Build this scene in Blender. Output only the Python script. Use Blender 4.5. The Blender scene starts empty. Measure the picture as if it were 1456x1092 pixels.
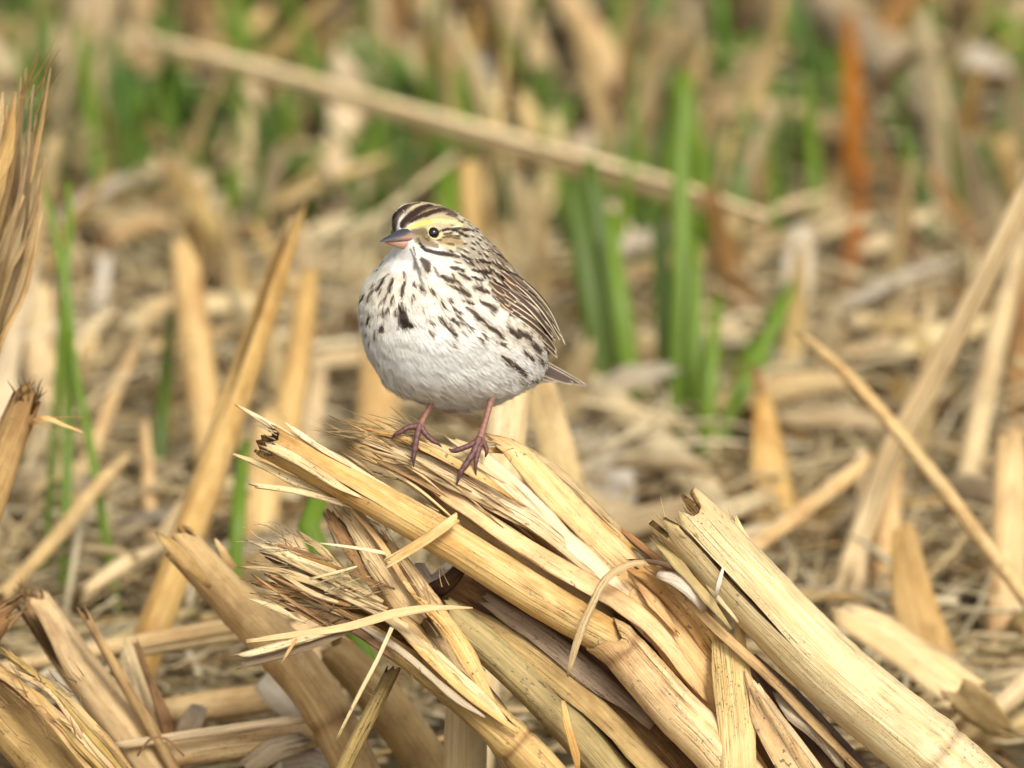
import bpy, math, random
import numpy as np
from mathutils import Vector, kdtree
from mathutils.bvhtree import BVHTree

random.seed(7)
RNG = np.random.default_rng(7)
scn = bpy.context.scene
C = scn.collection

# ------------------------------------------------------------------ camera, sky, sun, exposure
S = 0.00025                     # metres per photograph pixel at the sparrow
DIST = 5.0
PITCH = math.radians(17)
TGT = np.array([0.0, 0.0, 0.209])
FWD = np.array([0.0, math.cos(PITCH), -math.sin(PITCH)])
UP = np.array([0.0, math.sin(PITCH), math.cos(PITCH)])
RIGHT = np.array([1.0, 0.0, 0.0])
CAM = TGT - FWD * DIST

cd = bpy.data.cameras.new('camera')
cam = bpy.data.objects.new('camera', cd)
C.objects.link(cam)
cam.location = CAM
cam.rotation_euler = (math.pi / 2 - PITCH, 0, 0)
cd.sensor_width = 36
cd.lens = 36 * DIST / (1456 * S)
cd.clip_start = 0.1
cd.clip_end = 2000
cd.dof.use_dof = True
cd.dof.focus_distance = DIST - 0.012
cd.dof.aperture_fstop = cd.lens / 52.0
scn.camera = cam

SUN = np.array([0.26, -0.62, 0.74]); SUN = SUN / np.linalg.norm(SUN)
w = bpy.data.worlds.new('World'); scn.world = w
w.use_nodes = True
nt = w.node_tree
sky = nt.nodes.new('ShaderNodeTexSky')
sky.sky_type = 'NISHITA'
sky.sun_disc = False
sky.sun_elevation = math.asin(SUN[2])
sky.sun_rotation = math.atan2(SUN[0], SUN[1])
sky.dust_density = 4.0
bgn = nt.nodes['Background']
bgn.inputs['Strength'].default_value = 0.15
hz = nt.nodes.new('ShaderNodeHueSaturation')          # thin bright cloud: a paler sky
hz.inputs['Saturation'].default_value = 0.35
nt.links.new(sky.outputs[0], hz.inputs['Color'])
nt.links.new(hz.outputs[0], bgn.inputs['Color'])
sl = bpy.data.lights.new('sun', 'SUN')
sun = bpy.data.objects.new('sun', sl)
C.objects.link(sun)
sl.energy = 2.2
sl.angle = math.radians(15)
sl.color = (1.0, 0.98, 0.94)
sun.rotation_euler = Vector(SUN).to_track_quat('Z', 'Y').to_euler()
sun.location = (1, -1, 3)

scn.view_settings.view_transform = 'Standard'
scn.view_settings.look = 'None'
scn.view_settings.gamma = 1
scn.view_settings.use_curve_mapping = False
scn.view_settings.exposure = 0.38
scn.cycles.use_denoising = True
scn.cycles.max_bounces = 6
scn.cycles.transparent_max_bounces = 4

# ------------------------------------------------------------------ helpers
def at(px, py, d=0.0):
    """a point d metres beyond the sparrow's plane"""
    k = S * (1 + d / DIST)
    return CAM + FWD * (DIST + d) + RIGHT * (px - 728) * k - UP * (py - 546) * k

def gd(py):
    """how far behind the sparrow the ground is at photograph row py"""
    k = (py - 546) * S * math.cos(PITCH)
    return (TGT[2] - k) / (math.sin(PITCH) + k / DIST)

def foot(px, d):
    """photograph row of the ground at distance d"""
    k = (TGT[2] - d * math.sin(PITCH)) / (1 + d / DIST)
    return k / (S * math.cos(PITCH)) + 546

def nrm(v):
    v = np.asarray(v, float)
    return v / (np.linalg.norm(v, axis=-1, keepdims=True) + 1e-12)

def origin(o):
    p = np.zeros(3)
    while o is not None:
        p = p + np.array(o.location)
        o = o.parent
    return p

def tag(o, label=None, cat=None, group=None, kind=None):
    if label: o['label'] = label
    if cat: o['category'] = cat
    if group: o['group'] = group
    if kind: o['kind'] = kind
    return o

def thing(name, label, cat, loc, group=None):
    o = bpy.data.objects.new(name, None)
    C.objects.link(o)
    o.location = loc
    o.empty_display_size = 0.01
    return tag(o, label, cat, group)

def mk(name, geo, mats, parent=None, loc=None, smooth=True):
    """geo: dict v, f, uv, tint, mi (world coordinates) -> one mesh object"""
    v = np.asarray(geo['v'], float)
    if parent is not None:
        o0 = origin(parent)
    else:
        o0 = np.asarray(loc if loc is not None else v[0], float)
    me = bpy.data.meshes.new(name)
    me.from_pydata((v - o0).tolist(), [], geo['f'] if isinstance(geo['f'], list) else geo['f'].tolist())
    nl = len(me.loops)
    vi = np.empty(nl, np.int32); me.loops.foreach_get('vertex_index', vi)
    if 'uv' in geo:
        ul = me.uv_layers.new(name='UVMap')
        ul.data.foreach_set('uv', np.asarray(geo['uv'], np.float32)[vi].ravel())
    t = geo.get('tint')
    if t is not None:
        t = np.asarray(t, np.float32)
        if t.shape[1] == 3: t = np.hstack([t, np.ones((len(t), 1), np.float32)])
        a = me.attributes.new('tint', 'FLOAT_COLOR', 'POINT')
        a.data.foreach_set('color', t.ravel())
    for m in (mats if isinstance(mats, (list, tuple)) else [mats]):
        me.materials.append(m)
    if 'mi' in geo:
        me.polygons.foreach_set('material_index', np.asarray(geo['mi'], np.int32))
    me.polygons.foreach_set('use_smooth', np.full(len(me.polygons), smooth))
    me.update()
    o = bpy.data.objects.new(name, me)
    C.objects.link(o)
    if parent is not None:
        o.parent = parent
    else:
        o.location = o0
    return o

def join(geos):
    V, F, U, T, M = [], [], [], [], []
    n = 0
    for g in geos:
        V.append(np.asarray(g['v'])); U.append(np.asarray(g['uv'])); T.append(np.asarray(g['tint']))
        F += [[i + n for i in f] for f in (g['f'] if isinstance(g['f'], list) else g['f'].tolist())]
        M += list(g['mi']) if 'mi' in g else [0] * len(g['f'])
        n += len(g['v'])
    return dict(v=np.vstack(V), f=F, uv=np.vstack(U), tint=np.vstack(T), mi=M)

def spline(pts, vals, ds, smooth=True):
    """Catmull-Rom through pts; vals follow along. -> points, values, arc lengths"""
    pts = np.asarray(pts, float); vals = np.asarray(vals, float)
    if vals.ndim == 1: vals = vals[:, None]
    n = len(pts)
    P, W = [], []
    for i in range(n - 1):
        p0 = pts[i - 1] if i > 0 else 2 * pts[0] - pts[1]
        p3 = pts[i + 2] if i < n - 2 else 2 * pts[-1] - pts[-2]
        p1, p2 = pts[i], pts[i + 1]
        L = np.linalg.norm(p2 - p1)
        k = max(1, int(L / ds))
        t = (np.arange(k) / k)[:, None]
        if smooth:
            P.append(0.5 * (2 * p1 + (p2 - p0) * t + (2 * p0 - 5 * p1 + 4 * p2 - p3) * t ** 2 + (3 * p1 - p0 - 3 * p2 + p3) * t ** 3))
        else:
            P.append(p1 + (p2 - p1) * t)
        W.append(vals[i] + (vals[i + 1] - vals[i]) * t)
    P.append(pts[-1:]); W.append(vals[-1:])
    P = np.vstack(P); W = np.vstack(W)
    s = np.concatenate([[0], np.cumsum(np.linalg.norm(np.diff(P, axis=0), axis=1))])
    return P, W, s

REF = nrm(np.array([0.0, -0.72, 0.69]))

def frames(P, ref=None, roll=0.0):
    T = np.gradient(P, axis=0) if len(P) > 2 else np.repeat((P[-1] - P[0])[None], len(P), 0)
    T = nrm(T)
    r = REF if ref is None else np.asarray(ref, float)
    N = nrm(r - (T @ r)[:, None] * T)
    B = np.cross(T, N)
    ca, sa = np.cos(roll), np.sin(roll)
    if np.ndim(ca): ca = ca[:, None]; sa = sa[:, None]
    return T, N * ca + B * sa, B * ca - N * sa

def sstep(x):
    x = np.clip(x, 0, 1)
    return x * x * (3 - 2 * x)

def noise1(n, k, closed=False):
    """n smooth random values built from k control values"""
    c = RNG.uniform(-1, 1, k + 1)
    if closed: c[-1] = c[0]
    x = np.linspace(0, k, n)
    i = np.minimum(x.astype(int), k - 1); t = sstep(x - i)
    return c[i] * (1 - t) + c[i + 1] * t

def tube(path, rad, n=18, ds=0.004, torn=(0, 0), seam=math.pi, gap=None, nodes=(), flat=1.0, ridge=0.03,
         wall=0.8, tint=(1, 1, 1), endtint=None, bend=0.0, roll=0.0, smooth=True):
    P, W, s = spline(path, rad, ds, smooth)
    L = s[-1]
    if bend:
        P = P + np.outer(noise1(len(P), 4) * bend, [1, 0, 0]) + np.outer(noise1(len(P), 4) * bend, [0, 0, 1])
    T, N, B = frames(P, None, roll)
    r = W[:, 0].copy()
    tv = np.ones((len(P), 3)) * np.array(tint)
    for (f, a) in nodes:
        g = np.exp(-((s - f * L) / 0.0035) ** 2)
        r = r * (1 + a * g)
        g2 = np.exp(-((s - f * L - 0.003) / 0.0013) ** 2)
        r = r * (1 - 0.06 * g2)
        tv = tv * (1 - 0.55 * g2[:, None] * np.array([0.8, 0.95, 1.0]))
    if endtint is not None:
        for e, sg in ((0, s), (1, L - s)):
            if torn[e]:
                g = np.exp(-(sg / 0.012))[:, None]
                tv = tv * (1 - g) + np.array(endtint) * tv * g
    g = np.zeros(len(P)) if gap is None else np.interp(s / L, [x[0] for x in gap], [x[1] for x in gap])
    M = len(P)
    u01 = np.linspace(0, 1, n + 1)
    ang = seam + g[:, None] / 2 + (2 * math.pi - g[:, None]) * u01[None, :]
    rn = 1 + ridge * noise1(n + 1, max(4, n // 2), True)[None, :] + 0.3 * ridge * RNG.uniform(-1, 1, (M, 1))
    off = np.zeros((M, n + 1))
    for e, sg in ((0, s), (1, L - s)):
        if torn[e]:
            am = torn[e]
            ex = am * (0.9 * noise1(n + 1, 6, True) + 1.1 * RNG.uniform(0, 1, n + 1) ** 2 - 0.4)
            ex[-1] = ex[0]
            wgt = sstep(1 - sg / (2.2 * am))
            off += (1 if e else -1) * wgt[:, None] * ex[None, :]
    def ring(rows, k):
        a = ang[rows]; rr = r[rows][:, None] * rn[rows] * k
        return (P[rows][:, None, :] + T[rows][:, None, :] * off[rows][:, :, None]
                + N[rows][:, None, :] * (rr * np.cos(a))[:, :, None]
                + B[rows][:, None, :] * (rr * np.sin(a) * flat)[:, :, None])
    rows_all, ks, mids = [], [], []
    din = max(2, int(0.014 / ds))
    idx = np.arange(M)
    seq = []
    if torn[0] or gap is not None:
        inner = min(din, M - 1) if gap is None else min(M - 1, max(din, int(M * 0.6)))
        for j in range(inner, -1, -1): seq.append((j, wall, 1))
    for j in idx: seq.append((j, 1.0, 0))
    if torn[1] or gap is not None:
        inner = min(din, M - 1) if gap is None else min(M - 1, max(din, int(M * 0.6)))
        for j in range(M - 1, M - 2 - inner, -1):
            if j >= 0: seq.append((j, wall, 1))
    rows = np.array([q[0] for q in seq]); kk = np.array([q[1] for q in seq]); inn = np.array([q[2] for q in seq])
    a = ang[rows]; rr = r[rows][:, None] * rn[rows] * kk[:, None]
    V = (P[rows][:, None, :] + T[rows][:, None, :] * off[rows][:, :, None]
         + N[rows][:, None, :] * (rr * np.cos(a))[:, :, None]
         + B[rows][:, None, :] * (rr * np.sin(a) * flat)[:, :, None])
    R = len(rows)
    U = np.empty((R, n + 1, 2))
    U[:, :, 0] = u01[None, :] * 2 * math.pi * np.mean(r)
    U[:, :, 1] = s[rows][:, None]
    tint_v = np.repeat(tv[rows][:, None, :], n + 1, 1)
    jj, cc = np.meshgrid(np.arange(R - 1), np.arange(n), indexing='ij')
    q = np.stack([jj * (n + 1) + cc, jj * (n + 1) + cc + 1, (jj + 1) * (n + 1) + cc + 1, (jj + 1) * (n + 1) + cc], -1).reshape(-1, 4)
    mi = (np.maximum(inn[:-1], inn[1:]))[:, None].repeat(n, 1).ravel()
    Vf = V.reshape(-1, 3); Uf = U.reshape(-1, 2); Tf = tint_v.reshape(-1, 3)
    F = q.tolist(); mi = mi.tolist()
    base = len(Vf)
    caps = []
    for e, rw in ((0, 0), (1, R - 1)):
        cpt = V[rw].mean(0)
        caps.append(cpt)
        for c in range(n):
            a0, a1 = rw * (n + 1) + c, rw * (n + 1) + c + 1
            F.append([base + e, a1, a0] if e == 0 else [base + e, a0, a1])
            mi.append(1)
    Vf = np.vstack([Vf] + [c[None] for c in caps])
    Uf = np.vstack([Uf, [[0, 0]], [[0, L]]])
    Tf = np.vstack([Tf, Tf[:1], Tf[-1:]])
    return dict(v=Vf, f=F, uv=Uf, tint=Tf, mi=mi)

def strip(path, wid, roll=0.0, curl=0.8, thick=0.0007, torn=(0, 0), ragged=0.0, m=6, ds=0.004, tint=(1, 1, 1),
          endtint=None, ref=None, smooth=True, rnorm=False, wave=0.0, fold=0.0, edge=None):
    P, W, s = spline(path, wid, ds, smooth)
    L = s[-1]; M = len(P)
    if np.ndim(roll): roll = np.interp(np.linspace(0, 1, M), np.linspace(0, 1, len(roll)), roll)
    T, N, B = frames(P, ref, roll)
    wd = W[:, 0]
    x = np.linspace(-1, 1, m + 1)
    off = np.zeros((M, m + 1))
    for e, sg in ((0, s), (1, L - s)):
        if torn[e]:
            am = torn[e]
            ex = am * (0.8 * noise1(m + 1, 3) + 1.2 * RNG.uniform(0, 1, m + 1) ** 2 - 0.4)
            off += (1 if e else -1) * sstep(1 - sg / (2.5 * am))[:, None] * ex[None, :]
    xe = np.repeat(x[None, :], M, 0)
    if ragged:
        e1 = noise1(M, max(2, int(L / 0.010))) * ragged; e2 = noise1(M, max(2, int(L / 0.010))) * ragged
        xe = xe * (1 + np.where(xe < 0, e1[:, None], e2[:, None]))
    half = wd[:, None] / 2
    if curl > 0.01:
        a = xe * curl / 2
        Rr = half / (math.sin(min(curl / 2, math.pi / 2)) if curl < math.pi else 1.0)
        bx = Rr * np.sin(a); bz = Rr * (np.cos(a) - 1)
    elif curl < -0.01:
        a = xe * -curl / 2
        Rr = half / math.sin(min(-curl / 2, math.pi / 2))
        bx = Rr * np.sin(a); bz = -Rr * (np.cos(a) - 1)
    else:
        bx = half * xe; bz = np.zeros_like(bx)
    if fold:
        bz = bz - fold * np.abs(bx)
    if wave:
        bz = bz + wave * noise1(M, max(2, int(L / 0.02)))[:, None] * np.sign(xe) * np.abs(xe) ** 1.5
    bz = bz + half * 0.03 * RNG.uniform(-1, 1, (1, m + 1))
    top = P[:, None] + T[:, None] * off[:, :, None] + B[:, None] * bx[:, :, None] + N[:, None] * bz[:, :, None]
    bot = top - N[:, None] * (thick * np.sqrt(np.clip(1.05 - xe ** 2, 0.05, 1)))[:, :, None]
    ringv = np.concatenate([top, bot[:, ::-1]], 1)
    K = 2 * (m + 1)
    ux = np.concatenate([half * xe, (half * xe)[:, ::-1]], 1)
    if rnorm: ux = np.concatenate([xe, xe[:, ::-1]], 1) * 0.5 + 0.5
    U = np.stack([ux + (0 if rnorm else 0.05), np.repeat((s / (L if rnorm else 1))[:, None], K, 1)], -1)
    tv = np.ones((M, 3)) * np.array(tint)
    if endtint is not None:
        for e, sg in ((0, s), (1, L - s)):
            if torn[e]:
                gg = np.exp(-(sg / 0.008))[:, None]
                tv = tv * (1 - gg) + np.array(endtint) * tv * gg
    jj, cc = np.meshgrid(np.arange(M - 1), np.arange(K), indexing='ij')
    c2 = (cc + 1) % K
    q = np.stack([jj * K + cc, jj * K + c2, (jj + 1) * K + c2, (jj + 1) * K + cc], -1).reshape(-1, 4)
    F = q.tolist()
    for c in range(m):
        F.append([c, K - 1 - c, K - 2 - c, c + 1])
        b = (M - 1) * K
        F.append([b + c, b + c + 1, b + K - 2 - c, b + K - 1 - c])
    tk = np.repeat(tv[:, None], K, 1)
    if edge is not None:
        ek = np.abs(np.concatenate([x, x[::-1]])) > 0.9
        tk[:, ek] *= np.array(edge) * RNG.uniform(0.8, 1.25, (M, 1, 1))  # darkened edges: weathering plus the shade between strips, put in the tint
    return dict(v=ringv.reshape(-1, 3), f=F, uv=U.reshape(-1, 2), tint=tk.reshape(-1, 3))

def fibre(a, b, r, bow=0.0, tint=(1, 1, 1), n=4):
    """thin tapered three-sided sliver from a to b"""
    a = np.asarray(a, float); b = np.asarray(b, float)
    t = np.linspace(0, 1, n + 1)[:, None]
    L = np.linalg.norm(b - a)
    side = nrm(np.cross(b - a, RNG.normal(size=3)))
    P = a + (b - a) * t + side * (bow * L * np.sin(t * math.pi * 0.9)) + RNG.normal(size=(n + 1, 3)) * L * 0.012 * t
    T, N, B = frames(P)
    rr = 0.5 * r * (1 - 0.8 * t[:, 0] ** 1.5)
    ang = np.array([0, 2.1, 4.2])
    V = P[:, None] + N[:, None] * (rr[:, None] * np.cos(ang))[:, :, None] + B[:, None] * (rr[:, None] * np.sin(ang) * 1.6)[:, :, None]
    F = []
    for j in range(n):
        for c in range(3):
            d = (c + 1) % 3
            F.append([j * 3 + c, j * 3 + d, j * 3 + 3 + d, j * 3 + 3 + c])
    U = np.stack([np.tile(ang * r, n + 1), np.repeat(t[:, 0] * L, 3)], -1)
    return dict(v=V.reshape(-1, 3), f=F, uv=U, tint=np.tile(np.array(tint, float), (3 * (n + 1), 1)))

def fray(px, py, ang, n, length, spread, wpx, d, jit=(10, 10), dj=0.006, tone=(1, 1, 1), bow=0.06):
    """a bunch of torn fibres; ang in degrees, measured on the photograph, 180 = left, 270 = up"""
    out = []
    for i in range(n):
        a = math.radians(ang + random.gauss(0, spread))
        L = length * random.uniform(0.35, 1.1)
        x = px + random.uniform(-1, 1) * jit[0]; y = py + random.uniform(-1, 1) * jit[1]
        dd = d + random.uniform(-dj, dj)
        k = random.uniform(0.85, 1.2)
        out.append(fibre(at(x, y, dd), at(x + L * math.cos(a), y + L * math.sin(a), dd + random.uniform(-dj, dj)),
                         wpx * S * random.uniform(0.5, 1.1), random.uniform(-bow, bow), [k * c for c in tone]))
    return join(out)

# ------------------------------------------------------------------ materials
def lin(r, g, b):
    f = lambda c: c / 12.92 if c <= 0.04045 else ((c + 0.055) / 1.055) ** 2.4
    return (f(r / 255), f(g / 255), f(b / 255))

class Nodes:
    def __init__(self, name):
        self.m = bpy.data.materials.new(name); self.m.use_nodes = True
        self.t = self.m.node_tree; self.n = self.t.nodes; self.l = self.t.links
        self.bsdf = self.n['Principled BSDF']; self.out = self.n['Material Output']
    def new(self, t, **k):
        x = self.n.new(t)
        for a, b in k.items(): setattr(x, a, b)
        return x
    def set(self, sock, v):
        if hasattr(v, 'links') or hasattr(v, 'is_linked'): self.l.new(v, sock)
        else: sock.default_value = v
    def math(self, op, a, b=0.0):
        x = self.new('ShaderNodeMath', operation=op); self.set(x.inputs[0], a); self.set(x.inputs[1], b); return x.outputs[0]
    def vmul(self, v, c):
        x = self.new('ShaderNodeVectorMath', operation='MULTIPLY'); self.l.new(v, x.inputs[0]); x.inputs[1].default_value = c; return x.outputs[0]
    def noise(self, v, scale=1.0, detail=3.0, rough=0.55):
        x = self.new('ShaderNodeTexNoise'); self.l.new(v, x.inputs['Vector'])
        x.inputs['Scale'].default_value = scale; x.inputs['Detail'].default_value = detail; x.inputs['Roughness'].default_value = rough
        return x.outputs['Fac']
    def ramp(self, f, a, b, lo=0.0, hi=1.0):
        x = self.new('ShaderNodeMapRange'); self.l.new(f, x.inputs[0])
        x.inputs[1].default_value = a; x.inputs[2].default_value = b; x.inputs[3].default_value = lo; x.inputs[4].default_value = hi
        return x.outputs[0]
    def mix(self, f, a, b, mode='MIX'):
        x = self.new('ShaderNodeMix', data_type='RGBA', blend_type=mode)
        self.set(x.inputs[0], f)
        for s_, v in ((x.inputs[6], a), (x.inputs[7], b)):
            if isinstance(v, tuple): s_.default_value = (*v[:3], 1)
            else: self.l.new(v, s_)
        return x.outputs[2]
    def bump(self, h, strength, dist):
        x = self.new('ShaderNodeBump'); self.l.new(h, x.inputs['Height'])
        x.inputs['Strength'].default_value = strength; x.inputs['Distance'].default_value = dist
        self.l.new(x.outputs[0], self.bsdf.inputs['Normal'])
        return x.outputs[0]
    def attr(self, name):
        x = self.new('ShaderNodeAttribute', attribute_name=name); return x.outputs['Color']
    def translucent(self, col, fac):
        tr = self.new('ShaderNodeBsdfTranslucent'); self.l.new(col, tr.inputs['Color'])
        mx = self.new('ShaderNodeMixShader'); mx.inputs[0].default_value = fac
        self.l.new(self.bsdf.outputs[0], mx.inputs[1]); self.l.new(tr.outputs[0], mx.inputs[2])
        self.l.new(mx.outputs[0], self.out.inputs['Surface'])

def straw_mat(name, c1, c2, c3, speck=0.5, blotch=0.5, rough=0.6, trans=0.0, fib=0.5, spec=0.2):
    """c1 main, c2 streak, c3 weathered patches; the grain runs along the piece"""
    k = Nodes(name)
    uv = k.new('ShaderNodeUVMap', uv_map='UVMap').outputs[0]
    oi = k.new('ShaderNodeObjectInfo')
    rv = k.new('ShaderNodeVectorMath', operation='SCALE'); rv.inputs[0].default_value = (3.1, 7.7, 5.3); k.l.new(oi.outputs['Random'], rv.inputs['Scale'])
    ad = k.new('ShaderNodeVectorMath', operation='ADD'); k.l.new(uv, ad.inputs[0]); k.l.new(rv.outputs[0], ad.inputs[1])
    v = ad.outputs[0]
    n1 = k.noise(k.vmul(v, (2300, 38, 1)), 1, 3, 0.6)
    n2 = k.noise(k.vmul(v, (520, 16, 1)), 1, 3, 0.6)
    n3 = k.noise(k.vmul(v, (95, 42, 1)), 1, 4, 0.62)
    n4 = k.noise(k.vmul(v, (1500, 900, 1)), 1, 2, 0.5)
    n5 = k.noise(k.vmul(v, (60, 30, 1)), 1, 3, 0.6)
    n6 = k.noise(k.vmul(v, (900, 11, 1)), 1, 2, 0.5)
    n7 = k.noise(k.vmul(v, (420, 150, 1)), 1, 4, 0.65)
    col = k.mix(k.ramp(n2, 0.38, 0.62), c1, c2)
    col = k.mix(k.ramp(n3, 0.46, 0.70, 0, 1.15 * blotch), col, c3)
    col = k.mix(k.ramp(n7, 0.56, 0.76, 0, 0.75 * blotch), col, tuple(0.8 * x for x in c3))
    col = k.mix(k.ramp(n1, 0.55, 0.76, 0, 0.6 * fib), col, tuple(0.5 * x for x in c3))
    col = k.mix(k.ramp(n1, 0.44, 0.26, 0, 0.5 * fib), col, tuple(min(0.9, 1.2 * x) for x in c2))
    cr = k.ramp(k.math('ABSOLUTE', k.math('SUBTRACT', n6, 0.5)), 0.004, 0.016, 1, 0)
    cr = k.math('MULTIPLY', cr, k.ramp(n5, 0.46, 0.6, 0, 0.85))
    col = k.mix(cr, col, tuple(0.3 * x for x in c3))
    sp = k.math('MULTIPLY', k.ramp(n4, 0.60, 0.70), k.ramp(n5, 0.46, 0.64, 0, speck))
    col = k.mix(sp, col, (0.035, 0.028, 0.024))
    n8 = k.noise(k.vmul(v, (620, 380, 1)), 1, 3, 0.6)
    n9 = k.noise(k.vmul(v, (30, 14, 1)), 1, 3, 0.6)
    col = k.mix(k.math('MULTIPLY', k.ramp(n8, 0.61, 0.67), k.ramp(n9, 0.50, 0.62, 0, speck)), col, (0.075, 0.058, 0.046))
    col = k.mix(k.ramp(n9, 0.40, 0.28, 0, 0.55 * blotch), col, tuple(0.85 * x for x in c3))
    hv = k.new('ShaderNodeHueSaturation')
    k.l.new(k.ramp(oi.outputs['Random'], 0, 1, 0.9, 1.08), hv.inputs['Value'])
    k.l.new(k.ramp(oi.outputs['Random'], 0, 1, 1.08, 0.9), hv.inputs['Saturation'])
    k.l.new(col, hv.inputs['Color'])
    col = k.mix(1.0, hv.outputs[0], k.attr('tint'), 'MULTIPLY')
    k.l.new(col, k.bsdf.inputs['Base Color'])
    k.bsdf.inputs['Roughness'].default_value = rough
    k.bsdf.inputs['Specular IOR Level'].default_value = spec
    h = k.math('SUBTRACT', k.math('ADD', n1, k.math('MULTIPLY', n2, 1.4)), k.math('MULTIPLY', cr, 0.8))
    k.bump(h, 0.9, 0.0005)
    if trans: k.translucent(col, trans)
    return k.m

M = {}
M['gold'] = straw_mat('golden_straw', lin(214, 174, 108), lin(224, 192, 136), lin(164, 116, 62), 0.8, 0.6)
M['cream'] = straw_mat('cream_straw', lin(220, 190, 138), lin(230, 208, 164), lin(196, 156, 102), 0.4, 0.4)
M['pink'] = straw_mat('pinkish_straw', lin(212, 182, 132), lin(222, 196, 150), lin(176, 134, 84), 0.3, 0.4)
M['pale'] = straw_mat('pale_straw', lin(216, 190, 138), lin(226, 206, 162), lin(180, 150, 102), 0.85, 0.5)
M['tan'] = straw_mat('tan_straw', lin(188, 160, 108), lin(206, 180, 130), lin(138, 106, 66), 0.6, 0.6)
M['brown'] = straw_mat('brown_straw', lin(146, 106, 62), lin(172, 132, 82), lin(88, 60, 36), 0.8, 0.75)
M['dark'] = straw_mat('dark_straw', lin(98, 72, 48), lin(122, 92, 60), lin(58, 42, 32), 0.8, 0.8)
M['grey'] = straw_mat('grey_straw', lin(168, 146, 112), lin(186, 166, 132), lin(120, 98, 74), 0.7, 0.5)
M['olive'] = straw_mat('olive_straw', lin(168, 146, 94), lin(186, 162, 104), lin(112, 92, 54), 0.7, 0.5)
M['pith'] = straw_mat('straw_pith', lin(196, 164, 112), lin(150, 116, 74), lin(96, 70, 46), 0.9, 0.8, 0.8, 0, 1.0, 0.1)
M['fibre'] = straw_mat('straw_fibre', lin(216, 188, 134), lin(228, 206, 160), lin(176, 138, 88), 0.3, 0.4, 0.6, 0.15)
M['husk'] = straw_mat('dry_husk', lin(214, 186, 138), lin(224, 202, 160), lin(184, 148, 100), 0.5, 0.4, 0.5, 0.22, 0.4)
M['white'] = straw_mat('bleached_husk', lin(220, 202, 170), lin(228, 214, 188), lin(190, 166, 130), 0.3, 0.4, 0.55, 0.2, 0.3)
M['rust'] = straw_mat('rusty_leaf', lin(180, 112, 52), lin(196, 136, 70), lin(132, 80, 40), 0.4, 0.5, 0.6, 0.2)
M['gloss'] = straw_mat('straw_tassel', lin(196, 164, 108), lin(158, 124, 78), lin(104, 78, 50), 0.2, 0.5)

def green_mat(name, c1, c2, tip):
    k = Nodes(name)
    uv = k.new('ShaderNodeUVMap', uv_map='UVMap').outputs[0]
    n1 = k.noise(k.vmul(uv, (1800, 12, 1)), 1, 2)
    n2 = k.noise(k.vmul(uv, (60, 25, 1)), 1, 3)
    col = k.mix(k.ramp(n1, 0.35, 0.65), c1, c2)
    col = k.mix(k.ramp(n2, 0.55, 0.8, 0, 0.6), col, tip)
    col = k.mix(1.0, col, k.attr('tint'), 'MULTIPLY')
    k.l.new(col, k.bsdf.inputs['Base Color'])
    k.bsdf.inputs['Roughness'].default_value = 0.5
    k.bump(n1, 0.4, 0.0003)
    k.translucent(col, 0.35)
    return k.m
M['green'] = green_mat('grass_green', (0.135, 0.22, 0.010), (0.19, 0.29, 0.018), (0.22, 0.24, 0.05))
M['dgreen'] = green_mat('deep_grass_green', (0.078, 0.125, 0.007), (0.11, 0.165, 0.011), (0.14, 0.16, 0.04))
M['bluegreen'] = green_mat('bluish_grass_green', (0.10, 0.18, 0.03), (0.15, 0.24, 0.05), (0.22, 0.25, 0.10))

def soil_mat():
    k = Nodes('soil')
    tc = k.new('ShaderNodeTexCoord').outputs['Object']
    n1 = k.noise(tc, 18, 6, 0.65); n2 = k.noise(tc, 160, 4, 0.6)
    col = k.mix(k.ramp(n1, 0.35, 0.65), (0.11, 0.08, 0.042), (0.21, 0.16, 0.088))
    col = k.mix(k.ramp(n2, 0.5, 0.75, 0, 0.6), col, (0.28, 0.22, 0.13))
    k.l.new(col, k.bsdf.inputs['Base Color']); k.bsdf.inputs['Roughness'].default_value = 0.95
    k.bsdf.inputs['Specular IOR Level'].default_value = 0.1
    k.bump(k.math('ADD', n1, n2), 0.8, 0.006)
    return k.m
M['soil'] = soil_mat()

def attr_mat(name, rough=0.85, trans=0.0, spec=0.2, bump=None, coat=0.0):
    k = Nodes(name)
    col = k.attr('tint')
    if bump:
        tc = k.new('ShaderNodeTexCoord').outputs['Object']
        n = k.noise(k.vmul(tc, (bump, bump, bump)), 1, 3)
        col = k.mix(k.ramp(n, 0.3, 0.7, 0.0, 0.35), col, k.mix(1.0, col, (0.55, 0.5, 0.5), 'MULTIPLY'))
        k.bump(n, 0.5, 0.0003)
    k.l.new(col, k.bsdf.inputs['Base Color'])
    k.bsdf.inputs['Roughness'].default_value = rough
    k.bsdf.inputs['Specular IOR Level'].default_value = spec
    k.bsdf.inputs['Coat Weight'].default_value = coat
    if trans: k.translucent(col, trans)
    return k.m
M['plumage'] = attr_mat('plumage', 0.9, 0.12, 0.1)
M['skin'] = attr_mat('scaly_skin', 0.5, 0, 0.4, 1400)
M['horn'] = attr_mat('beak_horn', 0.48, 0, 0.3, 1500)
M['litter'] = attr_mat('straw_litter', 0.7, 0.12, 0.25)
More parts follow.
